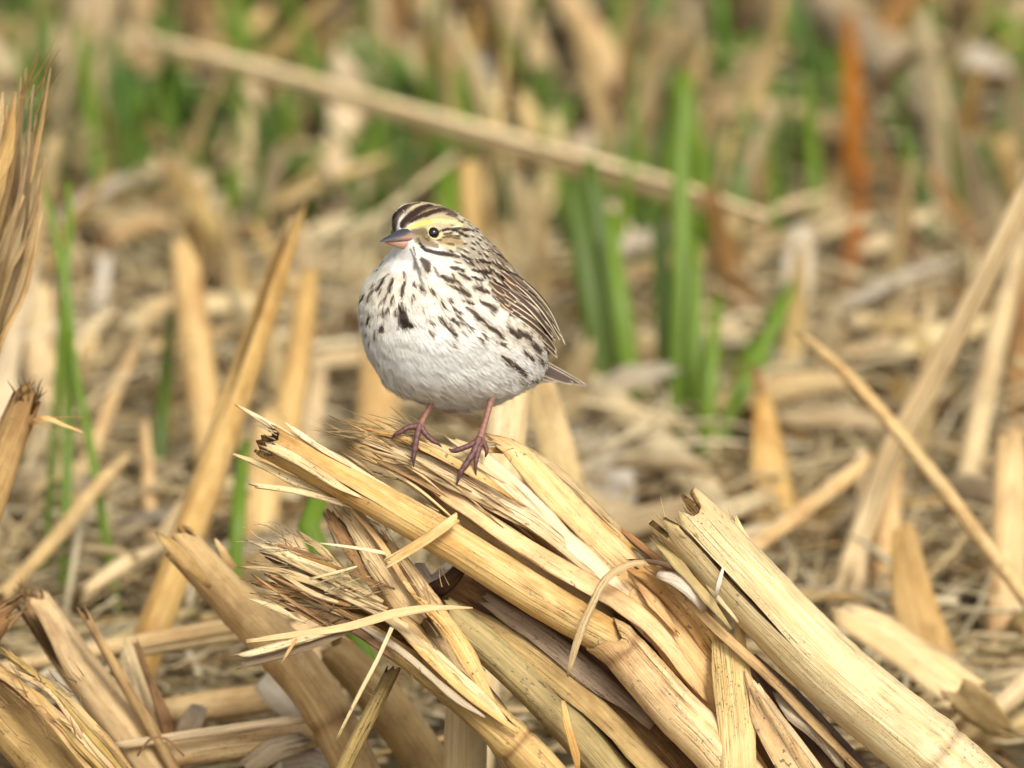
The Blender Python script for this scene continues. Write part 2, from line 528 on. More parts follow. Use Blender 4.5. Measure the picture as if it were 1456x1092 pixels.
def soften(m):
    t = m.node_tree
    a = t.nodes.new('ShaderNodeAttribute'); a.attribute_name = 'coat'
    g = t.nodes.new('ShaderNodeNewGeometry')
    mx = t.nodes.new('ShaderNodeMix'); mx.data_type = 'VECTOR'; mx.inputs[0].default_value = 0.84
    t.links.new(g.outputs['Normal'], mx.inputs[4]); t.links.new(a.outputs['Vector'], mx.inputs[5])
    nz = t.nodes.new('ShaderNodeVectorMath'); nz.operation = 'NORMALIZE'
    t.links.new(mx.outputs[1], nz.inputs[0])
    t.links.new(nz.outputs[0], t.nodes['Principled BSDF'].inputs['Normal'])
M['barb'] = attr_mat('feather_barb', 0.9, 0.12, 0.1)
soften(M['barb'])
k = Nodes('eye_dark')
k.bsdf.inputs['Base Color'].default_value = (0.008, 0.006, 0.005, 1); k.bsdf.inputs['Roughness'].default_value = 0.06
M['eye'] = k.m

def feather_mat(name, core, core2, edge, shaft):
    """vane dark in the middle, pale at the margin, with a shaft line"""
    k = Nodes(name)
    uv = k.new('ShaderNodeUVMap', uv_map='UVMap').outputs[0]
    sx = k.new('ShaderNodeSeparateXYZ'); k.l.new(uv, sx.inputs[0])
    x = k.math('ABSOLUTE', k.math('SUBTRACT', sx.outputs[0], 0.5))
    nb = k.noise(k.vmul(uv, (9, 60, 1)), 1, 2)
    xx = k.math('ADD', x, k.math('MULTIPLY', k.math('SUBTRACT', nb, 0.5), 0.16))
    endm = k.ramp(sx.outputs[1], 0.88, 0.99, 0.0, 0.35)
    xx = k.math('ADD', xx, endm)
    col = k.mix(k.ramp(nb, 0.35, 0.65), core, core2)
    col = k.mix(k.ramp(xx, 0.28, 0.42), col, edge)
    col = k.mix(k.ramp(x, 0.03, 0.012, 0, 0.7), col, shaft)
    k.l.new(col, k.bsdf.inputs['Base Color']); k.bsdf.inputs['Roughness'].default_value = 0.6
    k.bsdf.inputs['Specular IOR Level'].default_value = 0.25
    k.bump(nb, 0.4, 0.0002)
    return k.m
M['feather'] = feather_mat('wing_feather', lin(62, 47, 40), lin(92, 72, 58), lin(208, 190, 158), lin(48, 36, 32))
M['covert'] = feather_mat('covert_feather', lin(70, 52, 42), lin(98, 72, 54), lin(196, 174, 134), lin(40, 30, 26))
M['tailf'] = feather_mat('tail_feather', lin(74, 60, 50), lin(94, 78, 64), lin(170, 154, 130), lin(48, 38, 32))

# ------------------------------------------------------------------ the setting: soil, litter, grass
def make_ground():
    t = np.linspace(-1, 1, 241)
    g = np.sinh(t * 6.2) / math.sinh(6.2) * 300
    gx, gy = np.meshgrid(g, g + 0.9, indexing='ij')
    from mathutils import noise as mn
    z = np.zeros_like(gx)
    near = np.exp(-(gx ** 2 + (gy - 0.9) ** 2) / 40)
    for i in range(gx.shape[0]):
        for j in range(gx.shape[1]):
            if near[i, j] > 0.01:
                p = Vector((gx[i, j] * 7, gy[i, j] * 7, 0))
                z[i, j] = near[i, j] * (0.012 * mn.noise(p) + 0.006 * mn.noise(p * 3.7))
    z -= 0.012
    n = len(t)
    v = np.stack([gx, gy, z], -1).reshape(-1, 3)
    ii, jj = np.meshgrid(np.arange(n - 1), np.arange(n - 1), indexing='ij')
    f = np.stack([ii * n + jj, (ii + 1) * n + jj, (ii + 1) * n + jj + 1, ii * n + jj + 1], -1).reshape(-1, 4)
    o = mk('ground', dict(v=v, f=f), M['soil'], loc=(0, 0, 0))
    tag(o, 'brown soil of a harvested field under straw litter', kind='structure')
make_ground()

def scatter(n, xr, yr, lens, wids, elev, zlift, pal, flat=0.35, bow=0.12, heading=None):
    """n loose pieces as one geometry: bent tapered slivers lying at random"""
    pal = np.array(pal)
    x = RNG.uniform(*xr, n); y = RNG.uniform(*yr, n)
    L = RNG.uniform(*lens, n) * RNG.uniform(0.6, 1.0, n)
    wd = RNG.uniform(*wids, n)
    el = np.abs(RNG.normal(0, 1, n)) * elev
    az = RNG.uniform(0, 2 * math.pi, n)
    D = np.stack([np.cos(az) * np.cos(el), np.sin(az) * np.cos(el), np.sin(el)], -1)
    base = np.stack([x, y, RNG.uniform(0, 1, n) ** 1.6 * zlift], -1)
    side = nrm(np.cross(D, RNG.normal(size=(n, 3))))
    lat = nrm(np.cross(D, side))
    K = 5
    t = np.linspace(0, 1, K)
    bw = RNG.normal(0, bow, n)
    P = base[:, None] + D[:, None] * (L[:, None] * t)[:, :, None] + side[:, None] * ((bw * L)[:, None] * np.sin(t * math.pi))[:, :, None]
    P[:, :, 2] = np.maximum(P[:, :, 2], 0.001)
    tap = np.where(RNG.uniform(size=n) < 0.5, 0.0, 0.75)
    ww = wd[:, None] * (1 - tap[:, None] * t[None] ** 1.5) / 2
    A = lat[:, None] * ww[:, :, None]; Bv = side[:, None] * (ww * flat)[:, :, None]
    V = np.stack([P + A, P + Bv, P - A, P - Bv], 2)           # n,K,4,3
    idx = np.arange(n)[:, None, None] * (K * 4) + np.arange(K - 1)[None, :, None] * 4
    c = np.arange(4)[None, None, :]; c2 = (c + 1) % 4
    F = np.stack([idx + c, idx + c2, idx + 4 + c2, idx + 4 + c], -1).reshape(-1, 4)
    e = np.arange(n)[:, None] * (K * 4)
    F = np.vstack([F, e + np.array([[3, 2, 1, 0]]), e + (K - 1) * 4 + np.array([[0, 1, 2, 3]])])
    col = pal[RNG.integers(0, len(pal), n)] * RNG.uniform(0.7, 1.15, (n, 1))
    return dict(v=V.reshape(-1, 3), f=F, tint=np.repeat(col, K * 4, 0))

PAL = [tuple(a * b for a, b in zip(c, (0.84, 0.84, 0.70))) for c in [lin(206, 172, 118), lin(190, 156, 104), lin(222, 198, 152), lin(172, 140, 100), lin(150, 116, 76), lin(216, 194, 160),
       lin(120, 90, 58), lin(196, 176, 142), lin(98, 74, 50), lin(70, 56, 36)]]
g1 = scatter(7500, (-1.0, 1.0), (-0.6, 3.0), (0.03, 0.13), (0.0015, 0.007), 0.14, 0.018, PAL)
g2 = scatter(1100, (-0.9, 0.9), (0.3, 3.0), (0.05, 0.15), (0.006, 0.016), 0.16, 0.02, PAL)
g3 = scatter(480, (-0.8, 0.8), (0.6, 3.0), (0.05, 0.11), (0.004, 0.012), 0.9, 0.01, PAL)
PALE = [lin(204, 182, 138), lin(190, 166, 120), lin(214, 196, 156), lin(176, 152, 108)]
g4 = scatter(1800, (-0.7, 0.7), (0.15, 1.2), (0.03, 0.11), (0.0010, 0.0030), 0.14, 0.012, PALE, 0.35, 0.16)
g5 = scatter(7500, (-0.6, 0.6), (0.2, 0.8), (0.03, 0.10), (0.0010, 0.0040), 0.2, 0.024, PALE, 0.35, 0.16)
lt = []
for g in (g1, g2, g3, g4, g5):
    g['uv'] = np.zeros((len(g['v']), 2)); lt.append(g)
tag(mk('straw_litter', join(lt), M['litter'], loc=(0, 0.9, 0)), 'loose dry straw litter covering the soil of the field', kind='stuff')
GP = [(0.07, 0.14, 0.012), (0.10, 0.19, 0.02), (0.14, 0.2, 0.04), (0.05, 0.09, 0.012)]
gg = scatter(1500, (-0.8, 0.8), (0.85, 3.0), (0.05, 0.13), (0.004, 0.009), 1.15, 0.004, GP, 0.15, 0.1)
gg['uv'] = np.zeros((len(gg['v']), 2))
tag(mk('grass', gg, M['litter'], loc=(0, 0.9, 0)), 'short green grass sprouting through the straw litter', kind='stuff')

# ------------------------------------------------------------------ background pieces, each where it stands
def path3(pts, ground=False):
    pts = [tuple(p) for p in pts]
    if min(p[2] for p in pts) > 0.33:
        if ground:
            sh = max(0.0, pts[-1][2] - (gd(pts[-1][1]) - 0.01))
            pts = [(x, y, min(d - sh, gd(y) - 0.02)) for x, y, d in pts]
        else:
            pts = [(x, y, min(d, gd(y) - 0.07)) for x, y, d in pts]
    if ground:
        (x0, y0, d0), (x1, y1, d1) = pts[-2], pts[-1]
        fy = foot(x1, d1) + 12
        if fy > y1 + 8:
            sl_ = (x1 - x0) / max(40, y1 - y0)
            sl_ = max(-0.5, min(0.5, sl_))
            if fy - y1 < 70: pts[-1] = (x1, fy, d1)
            else: pts.append((x1 + sl_ * (fy - y1), fy, d1))
    return np.array([at(*p) for p in pts]), pts

def widths(wl, pts):
    wl = list(wl) if isinstance(wl, (list, tuple)) else [wl]
    wl = np.interp(np.linspace(0, 1, len(pts)), np.linspace(0, 1, len(wl)), wl)
    return np.array([x * S * (1 + p[2] / DIST) for x, p in zip(wl, pts)])

def stalk(name, label, cat, pts, w, mat, ground=False, group=None, parent=None, n=16, ds=0.008, torn=(0.004, 0.002), **kw):
    P, pts = path3(pts, ground)
    g = tube(P, widths(w, pts) / 2, n=n, ds=ds, torn=torn, **kw)
    o = mk(name, g, [M[mat], M['pith']], parent, loc=P[-1])
    return tag(o, label, cat, group)

def leaf(name, label, cat, pts, w, mat, ground=False, group=None, parent=None, ds=0.007, curl=0.9, thick=0.0006, **kw):
    P, pts = path3(pts, ground)
    g = strip(P, widths(w, pts), curl=curl, thick=thick, ds=ds, **kw)
    o = mk(name, g, M[mat], parent, loc=P[-1])
    return tag(o, label, cat, group)

def blade(label, pts, w, mat='green', group='green grass blades', **kw):
    w = list(w) if isinstance(w, (list, tuple)) else [0.12 * w, 0.75 * w, w, w]
    far = pts[0][2] > 0.7
    w = [x * (1.6 if far else 1.0) for x in w]
    pts = [(x, y, d - (0.06 if far else 0)) for x, y, d in pts]
    return leaf('grass_blade', label, 'grass blade', pts, w, mat, ground=True, group=group, curl=0.0, fold=0.35, ds=0.01, m=4, **kw)

# long straws lying across the stubble
stalk('dry_straw', 'long pale straw slanting across the background behind the sparrow head', 'straw', [(200, 56, 1.00), (390, 106, 0.95), (560, 156, 0.90), (800, 226, 0.83), (960, 272, 0.78), (1090, 314, 0.74)], [28, 34, 40, 48, 46, 28], 'cream', torn=(0.008, 0.008), gap=[(0, 0.1), (0.5, 0.2), (1, 0.5)], seam=0.5, flat=0.6, tint=(1.34, 1.34, 1.32))
stalk('corn_stalk', 'thick grey stalk slanting through the upper right corner', 'stalk', [(1130, -30, 1.3), (1230, 62, 1.22), (1330, 160, 1.14), (1400, 250, 1.05)], [62, 66, 66, 40], 'grey', torn=(0.006, 0.01), nodes=[(0.5, 0.12)])
stalk('dry_straw', 'thin pale stem slanting down towards the right edge, crossing a taller straw', 'straw', [(1148, 482, 0.36), (1215, 545, 0.33), (1300, 642, 0.3), (1375, 740, 0.27), (1480, 880, 0.22)], [15, 20, 20, 21, 22], 'gold', nodes=[(0.55, 0.15)], torn=(0.01, 0))
stalk('dry_straw', 'tall bright straw leaning in from the right edge', 'straw', [(1490, 200, 0.34), (1420, 355, 0.36), (1330, 530, 0.39), (1262, 655, 0.41), (1235, 730, 0.42)], [26, 31, 36, 36, 28], 'cream', torn=(0.005, 0.01), gap=[(0, 0.15), (0.6, 0.1), (1, 0.2)], seam=-0.4, ground=True, tint=(1.12, 1.08, 1.02))
leaf('husk_leaf', 'short pale straw strip propped behind the frayed right stalk', 'husk', [(1050, 790, 0.3), (1120, 738, 0.34), (1190, 685, 0.38), (1236, 650, 0.4)], [22, 26, 27, 16], 'gold', torn=(0.002, 0.004), curl=1.6)
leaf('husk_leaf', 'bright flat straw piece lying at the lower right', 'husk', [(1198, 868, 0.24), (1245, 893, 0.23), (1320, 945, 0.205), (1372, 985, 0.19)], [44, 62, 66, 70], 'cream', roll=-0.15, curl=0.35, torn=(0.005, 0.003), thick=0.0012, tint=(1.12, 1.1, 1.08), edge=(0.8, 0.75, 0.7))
leaf('husk_leaf', 'brown shaded husk flap bent down at the end of the bright flat piece', 'husk', [(1358, 976, 0.184), (1392, 1006, 0.186), (1420, 1030, 0.19), (1442, 1044, 0.195)], [50, 60, 40, 10], 'tan', roll=1.0, curl=0.1, torn=(0.003, 0.005), thick=0.001, ragged=0.2, tint=(0.85, 0.82, 0.78))  # darker tint includes the shade on the flap's underside
stalk('dry_straw', 'pale straw rising from the lower right corner', 'straw', [(1400, 1020, 0.2), (1440, 990, 0.22), (1500, 930, 0.25)], [26, 34, 34], 'pink')
stalk('corn_stalk', 'short stalk stub lying in the lower right corner', 'stalk', [(1370, 1060, 0.24), (1420, 1040, 0.24), (1500, 1020, 0.25)], [44, 50, 54], 'tan', torn=(0.005, 0))
# standing stalks on the right
stalk('corn_stalk', 'golden standing stalk along the right edge', 'stalk', [(1436, 630, 0.46), (1434, 760, 0.45), (1424, 930, 0.45)], [42, 52, 54], 'gold', ground=True, torn=(0.008, 0), endtint=(0.80, 0.77, 0.70))
stalk('corn_stalk', 'slender brown stalk leaning beside the golden right edge stalk', 'stalk', [(1455, 330, 0.62), (1420, 470, 0.58), (1385, 630, 0.55), (1345, 800, 0.5)], [24, 34, 36, 30], 'tan', ground=True)
stalk('dry_straw', 'brown stem hard against the right picture edge', 'straw', [(1462, 400, 0.66), (1450, 560, 0.62), (1440, 660, 0.6)], [40, 44, 40], 'brown', ground=True)
leaf('husk_leaf', 'broad tan husk standing right of the frayed stalk', 'husk', [(1285, 752, 0.43), (1300, 850, 0.43), (1330, 940, 0.42), (1375, 1010, 0.41)], [34, 62, 76, 60], 'gold', ground=True, torn=(0.006, 0), curl=1.5, tint=(0.90, 0.86, 0.79))
leaf('husk_leaf', 'narrow pinkish strip standing upright right of centre', 'husk', [(1228, 640, 0.5), (1224, 760, 0.5), (1216, 890, 0.48)], [14, 22, 24], 'pink', ground=True, torn=(0.004, 0))
leaf('husk_leaf', 'golden upright leaf behind the short propped strip', 'husk', [(1085, 560, 0.72), (1092, 650, 0.7), (1106, 740, 0.68), (1128, 810, 0.66)], [22, 50, 62, 56], 'gold', ground=True, tint=(0.90, 0.86, 0.79))
leaf('husk_leaf', 'brown curled leaf edge right of the golden upright leaf', 'husk', [(1072, 520, 0.74), (1098, 620, 0.7), (1130, 740, 0.66), (1150, 800, 0.64)], [14, 26, 30, 26], 'brown', ground=True)
stalk('dry_straw', 'ochre stem standing between the two crossing straws', 'straw', [(1272, 640, 0.55), (1262, 740, 0.54), (1256, 860, 0.53)], [30, 40, 40], 'gold', ground=True, tint=(0.92, 0.88, 0.81))
leaf('husk_leaf', 'bleached upright husk beside a dark gap right of centre', 'husk', [(1140, 320, 0.86), (1132, 400, 0.84), (1122, 480, 0.8), (1112, 570, 0.76)], [34, 46, 52, 46], 'white', ground=True, curl=1.2)
leaf('husk_leaf', 'pale tan leaf standing behind the green blade right of the sparrow', 'husk', [(996, 300, 0.92), (1002, 400, 0.88), (1012, 500, 0.84)], [24, 34, 34], 'pink', ground=True)
leaf('husk_leaf', 'drooping pale leaf rising from dark grass above the tail', 'husk', [(868, 285, 0.95), (890, 330, 0.92), (905, 390, 0.9), (918, 450, 0.88)], [18, 26, 26, 22], 'cream', ground=True)
leaf('rusty_leaf', 'rust orange upright leaf tip in the upper right', 'leaf', [(1207, 18, 1.0), (1211, 90, 0.99), (1213, 150, 0.98), (1214, 225, 0.97)], [14, 27, 28, 22], 'rust', ground=True, curl=0.6, tint=(0.85, 0.82, 0.8))
leaf('rusty_leaf', 'rust brown twisted leaf below the orange leaf tip', 'leaf', [(1232, 225, 0.82), (1222, 300, 0.81), (1208, 380, 0.80), (1196, 470, 0.79)], [12, 26, 28, 24], 'rust', ground=True, tint=(0.8, 0.75, 0.72))
stalk('corn_stalk', 'orange tan stalk bending down at the top right of centre', 'stalk', [(790, -20, 1.3), (830, 40, 1.26), (862, 90, 1.22), (872, 140, 1.2)], [44, 46, 44, 34], 'gold', torn=(0, 0.006), tint=(1.00, 0.96, 0.88))
stalk('corn_stalk', 'tan standing stalk at the top centre above green blades', 'stalk', [(715, -30, 1.3), (742, 40, 1.27), (768, 110, 1.24), (790, 180, 1.2)], [56, 52, 44, 36], 'tan', ground=True)
leaf('husk_leaf', 'grey tan broad leaf lying behind the two-toned straw', 'husk', [(790, 225, 1.08), (860, 190, 1.08), (920, 160, 1.08), (960, 140, 1.08)], [30, 58, 62, 36], 'grey', curl=1.0)
leaf('husk_leaf', 'pale rag of husk between green blades above the sparrow', 'husk', [(690, 70, 1.25), (702, 110, 1.22), (712, 150, 1.2)], [30, 44, 34], 'white', curl=0.7, ground=True)
leaf('husk_leaf', 'brown dead leaf standing just above the sparrow crown', 'husk', [(622, 60, 1.12), (624, 130, 1.1), (622, 210, 1.06), (618, 280, 1.02)], [36, 62, 60, 46], 'brown', ground=True, tint=(1.05, 0.9, 0.75))
leaf('husk_leaf', 'frayed pale leaf standing above the long slanting straw', 'husk', [(512, 50, 1.1), (496, 110, 1.07), (488, 180, 1.03), (470, 240, 1.0), (436, 315, 0.96)], [62, 56, 44, 38, 32], 'pink', ground=True, torn=(0.008, 0), curl=1.2)
leaf('husk_leaf', 'pinkish upright strip below the long slanting straw', 'husk', [(356, 112, 1.1), (350, 170, 1.07), (342, 240, 1.04), (336, 300, 1.0)], [26, 36, 32, 26], 'pink', ground=True)
stalk('corn_stalk', 'ochre stalk standing at the top edge left of centre', 'stalk', [(308, -40, 1.32), (310, 20, 1.3), (318, 70, 1.27)], [56, 60, 56], 'gold', ground=True, tint=(0.92, 0.88, 0.81))
stalk('dry_straw', 'curved tan straw arching over the ochre top stalk', 'straw', [(430, -20, 1.22), (380, 22, 1.2), (345, 60, 1.18), (330, 110, 1.15)], [22, 24, 24, 20], 'gold', ground=True)
leaf('husk_leaf', 'greyish upright husk at the top left', 'husk', [(118, -30, 1.3), (126, 50, 1.27), (140, 130, 1.22), (150, 180, 1.18)], [46, 50, 44, 36], 'grey', ground=True, tint=(1.08, 1.02, 0.98))
leaf('husk_leaf', 'pale broad husk lying at the top left corner', 'husk', [(-20, 45, 1.28), (60, 55, 1.27), (150, 58, 1.26), (230, 66, 1.24)], [50, 66, 62, 40], 'husk', curl=0.8)
leaf('husk_leaf', 'pale husk scrap left of the pinkish upright strip', 'husk', [(190, 255, 0.98), (225, 232, 0.98), (265, 208, 1.0)], [22, 30, 18], 'husk')
leaf('husk_leaf', 'small bleached husk standing in the left middle distance', 'husk', [(286, 240, 0.96), (282, 280, 0.94), (270, 315, 0.93)], [20, 30, 22], 'pink', ground=True)
stalk('dry_straw', 'brown arching stem over the left yellow stalk', 'straw', [(150, 345, 0.86), (205, 320, 0.88), (255, 318, 0.88), (300, 350, 0.86), (330, 420, 0.82), (338, 520, 0.78)], [26, 34, 36, 38, 36, 32], 'tan', ground=True, tint=(0.85, 0.75, 0.65))
leaf('husk_leaf', 'pale leaf standing behind the top of the leaning brown stalk', 'husk', [(420, 310, 0.86), (428, 360, 0.84), (425, 430, 0.82), (412, 520, 0.78)], [20, 36, 40, 36], 'tan', ground=True, torn=(0.006, 0))
stalk('corn_stalk', 'long leaning golden brown stalk left of the sparrow', 'stalk', [(418, 318, 0.36), (390, 400, 0.34), (346, 535, 0.31), (290, 700, 0.28), (215, 905, 0.25)], [20, 40, 46, 50, 54], 'gold', ground=True, torn=(0.014, 0), nodes=[(0.36, 0.1)], tint=(0.82, 0.79, 0.72), gap=[(0, 0.7), (0.3, 0.35), (0.42, 0)], seam=0.3)
stalk('corn_stalk', 'yellow standing stalk left of the long leaning stalk', 'stalk', [(262, 350, 0.56), (272, 440, 0.55), (288, 560, 0.53), (306, 700, 0.5)], [40, 50, 48, 44], 'gold', ground=True, torn=(0.008, 0), tint=(0.82, 0.79, 0.72))
stalk('corn_stalk', 'tan standing stalk between the leaning stalk and the sparrow', 'stalk', [(440, 390, 0.55), (428, 480, 0.54), (408, 600, 0.52), (396, 720, 0.5)], [26, 40, 44, 44], 'gold', ground=True, tint=(0.82, 0.79, 0.72))
leaf('husk_leaf', 'pale upright strip just left of the sparrow belly', 'husk', [(455, 520, 0.55), (446, 580, 0.54), (436, 680, 0.52)], [20, 32, 30], 'husk', ground=True)
stalk('corn_stalk', 'orange tan stalk standing behind the sparrow breast', 'stalk', [(548, 430, 0.6), (540, 540, 0.58), (534, 640, 0.56)], [60, 64, 60], 'gold', ground=True, tint=(0.82, 0.79, 0.72))
stalk('corn_stalk', 'cream standing stalk directly behind the sparrow legs', 'stalk', [(728, 500, 0.2), (722, 580, 0.19), (712, 680, 0.18)], [56, 62, 62], 'cream', ground=True, torn=(0.004, 0))
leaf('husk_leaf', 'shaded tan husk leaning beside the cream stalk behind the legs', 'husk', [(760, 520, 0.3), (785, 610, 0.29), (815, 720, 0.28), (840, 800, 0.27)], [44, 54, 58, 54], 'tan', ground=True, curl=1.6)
leaf('husk_leaf', 'bleached square husk scrap right of the sparrow feet', 'husk', [(835, 610, 0.62), (856, 660, 0.58), (876, 735, 0.54)], [50, 84, 60], 'white', curl=0.5, roll=0.3, torn=(0.012, 0.008), wave=0.003, tint=(0.8, 0.79, 0.78))
stalk('dry_straw', 'pale blurred stem slanting behind the frayed right stalk', 'straw', [(835, 545, 0.7), (920, 620, 0.64), (1000, 700, 0.58), (1050, 750, 0.55)], [40, 52, 50, 46], 'pale')
stalk('dry_straw', 'tan stalk lying flat between the bundle and the frayed right stalk', 'straw', [(800, 690, 0.5), (870, 740, 0.47), (950, 778, 0.43), (1080, 835, 0.37)], [44, 52, 50, 46], 'tan')
leaf('husk_leaf', 'pinkish strip lying slantwise right of the bleached husk', 'husk', [(1120, 600, 0.68), (1190, 540, 0.74), (1260, 475, 0.8), (1300, 430, 0.84)], [34, 40, 36, 24], 'pink', curl=0.8)
stalk('dry_straw', 'pale horizontal straw at the middle right background', 'straw', [(985, 160, 1.15), (1060, 156, 1.14), (1150, 158, 1.13)], [22, 26, 22], 'pink')
leaf('husk_leaf', 'pale strip lying below the two-toned straw', 'husk', [(990, 245, 1.02), (1070, 265, 1.0), (1160, 290, 0.98), (1230, 330, 0.94)], [30, 38, 42, 30], 'husk', curl=0.8)
leaf('husk_leaf', 'curved tan strip left of the rust leaves', 'husk', [(1165, 160, 1.15), (1190, 210, 1.1), (1188, 270, 1.06), (1160, 330, 1.0)], [24, 30, 32, 30], 'tan', ground=True, tint=(1.05, 1, 0.95))
leaf('husk_leaf', 'pale leaf forking upward right of the rust leaves', 'husk', [(1345, 190, 1.1), (1325, 260, 1.06), (1300, 320, 1.0)], [16, 28, 28], 'pink', ground=True)
leaf('husk_leaf', 'arched husk strip left of the tall right straw', 'husk', [(1300, 390, 0.84), (1340, 290, 0.92), (1385, 255, 0.95), (1420, 300, 0.92), (1430, 370, 0.88)], [16, 22, 24, 22, 18], 'husk')
leaf('husk_leaf', 'bright husk scrap near the upper right corner', 'husk', [(1375, 65, 1.22), (1405, 90, 1.2), (1435, 110, 1.18)], [40, 52, 36], 'white', curl=0.7)
stalk('dry_straw', 'pale straw lying under the arched husk strip', 'straw', [(1220, 350, 0.92), (1310, 372, 0.89), (1410, 410, 0.86)], [26, 34, 30], 'pale')
leaf('husk_leaf', 'tan pile strip lying right of the tail', 'husk', [(800, 520, 0.72), (880, 500, 0.74), (960, 520, 0.72), (1030, 590, 0.67)], [30, 44, 46, 34], 'tan', tint=(1.1, 1.05, 1.0))
leaf('husk_leaf', 'short straw scrap pointing up beside the green blade bases', 'husk', [(1035, 600, 0.66), (1050, 555, 0.68), (1062, 520, 0.7)], [20, 24, 12], 'pink')
stalk('dry_straw', 'thin straw slanting at the left below the green blades', 'straw', [(0, 850, 0.3), (75, 770, 0.33), (140, 690, 0.36), (180, 650, 0.38)], [20, 22, 22, 18], 'tan', tint=(1.1, 1.05, 1.0))
leaf('husk_leaf', 'pale pointed leaf at the far left edge', 'husk', [(56, 365, 0.5), (36, 420, 0.49), (14, 500, 0.48), (2, 580, 0.46)], [6, 24, 40, 44], 'husk', ground=True)
leaf('husk_leaf', 'pink upright husk behind the left green blades', 'husk', [(60, 395, 0.66), (58, 480, 0.64), (64, 600, 0.6), (66, 700, 0.56)], [20, 44, 50, 50], 'pink', ground=True)
leaf('husk_leaf', 'pale slim husk right of the left green blades', 'husk', [(150, 360, 0.78), (142, 420, 0.75), (128, 470, 0.72)], [16, 30, 26], 'white', ground=True)
stalk('dry_straw', 'slender tan straw leaning right of the left green blades', 'straw', [(245, 415, 0.62), (205, 470, 0.6), (165, 555, 0.57), (128, 650, 0.54)], [8, 16, 22, 24], 'pink', ground=True, tint=(0.95, 0.9, 0.85))
stalk('dry_straw', 'mustard stem standing under the yellow stalk', 'straw', [(205, 600, 0.5), (212, 690, 0.48), (216, 790, 0.46)], [14, 20, 20], 'gold', ground=True, tint=(0.90, 0.86, 0.79))
leaf('husk_leaf', 'pale slanting strip low between the left stalks', 'husk', [(285, 690, 0.42), (255, 725, 0.4), (225, 770, 0.38)], [14, 24, 20], 'pink')
stalk('corn_stalk', 'blurred tan stalk standing left of the frayed bundle end', 'stalk', [(385, 600, 0.5), (372, 700, 0.47), (355, 830, 0.43)], [46, 56, 56], 'tan', ground=True, tint=(1.2, 1.12, 1.0))
leaf('husk_leaf', 'broad pale husk lying below the frayed bundle', 'husk', [(420, 760, 0.35), (410, 820, 0.33), (430, 900, 0.31)], [50, 66, 60], 'pink', ground=True, tint=(0.95, 0.88, 0.8))

# more upright stubble and blades that nothing tells apart
UP_KINDS = (('pink', 1.0), ('husk', 0.95), ('tan', 1.0), ('pale', 0.95), ('gold', 0.8), ('tan', 1.15), ('grey', 1.0), ('brown', 1.0), ('cream', 0.9))
def keep_below(x, yb, d, h):
    """stubble in front of the long slanting straw stays lower than it"""
    if 160 < x < 1110 and d < 1.0 - 0.00029 * (x - 200):
        return max(50, min(h, yb - (60 + 0.29 * (x - 200)) - 40))
    return h
for i in range(150):
    d = random.uniform(0.60, 1.35); x = random.uniform(-120, 1580)
    if i % 3 == 0: d = random.uniform(0.56, 0.9)
    if 790 < x < 1020: d = max(d, 1.0)
    if 1150 < x < 1265: d = max(d, 1.2)
    yb = foot(x, d); hgt = random.uniform(110, 330) * (0.75 if d < 0.7 else 1.0)
    ln = random.gauss(0, 0.28) * hgt; wv = random.uniform(16, 52)
    mt, tn = random.choice(UP_KINDS)
    b_ = random.gauss(0, 0.08) * hgt
    hgt = keep_below(x, yb, d, hgt)
    kw = dict(torn=(0.006, 0), curl=random.uniform(0.3, 1.5), ds=0.012, m=4, roll=random.uniform(-0.9, 0.9), tint=np.array([0.86, 0.84, 0.73]) * tn * random.uniform(0.5, 1.08))
    o = leaf('husk_leaf', 'blurred dry straw leaf standing upright in the background stubble', 'husk', [(x + ln, yb - hgt, d - 0.02), (x + ln * 0.55 + b_, yb - hgt * 0.5, d - 0.01), (x, yb - 6, d - 0.015)],
         [wv * 0.45, wv, wv * 0.9], mt, ground=True, group='upright straw leaves in the background stubble', **kw)
    o['photo_xy'] = (x + ln * 0.6, yb - hgt * 0.6)
    o['look'] = ('broad ' if wv > 34 else 'narrow ') + {'pink': 'buff', 'husk': 'buff', 'cream': 'pale', 'gold': 'golden'}.get(mt, mt) + (' straw leaf leaning left' if ln < -0.12 * hgt else ' straw leaf leaning right' if ln > 0.12 * hgt else ' upright straw leaf')
for i in range(120):
    d = random.uniform(0.82, 1.4); x = random.uniform(-120, 1580)
    if i % 4 == 0: x = random.uniform(760, 1040); d = random.uniform(0.74, 0.95)
    yb = foot(x, d); hgt = random.uniform(90, 260)
    hgt = keep_below(x, yb, d, hgt)
    ln = random.gauss(0, 0.2) * hgt; wv = random.uniform(14, 30)
    gm = random.choice(['green', 'green', 'dgreen', 'bluegreen'])
    if 1165 < x < 1260: x += 120
    o = leaf('grass_blade', 'blurred green grass blade standing among the background stubble', 'grass blade', [(x + ln, yb - hgt, d - 0.02), (x + ln * 0.4, yb - hgt * 0.5, d - 0.01), (x, yb - 6, d - 0.015)],
         [wv * 0.3, wv, wv * 0.9], gm, ground=True, group='green grass blades in the background stubble', curl=0.0, fold=0.35, ds=0.014, m=2, roll=random.uniform(-0.8, 0.8))
    o['photo_xy'] = (x + ln * 0.6, yb - hgt * 0.6)
    o['look'] = ('broad ' if wv > 21 else 'narrow ') + {'green': 'bright green', 'dgreen': 'dark green', 'bluegreen': 'bluish green'}[gm] + (' grass blade leaning left' if ln < -0.1 * hgt else ' grass blade leaning right' if ln > 0.1 * hgt else ' upright grass blade')

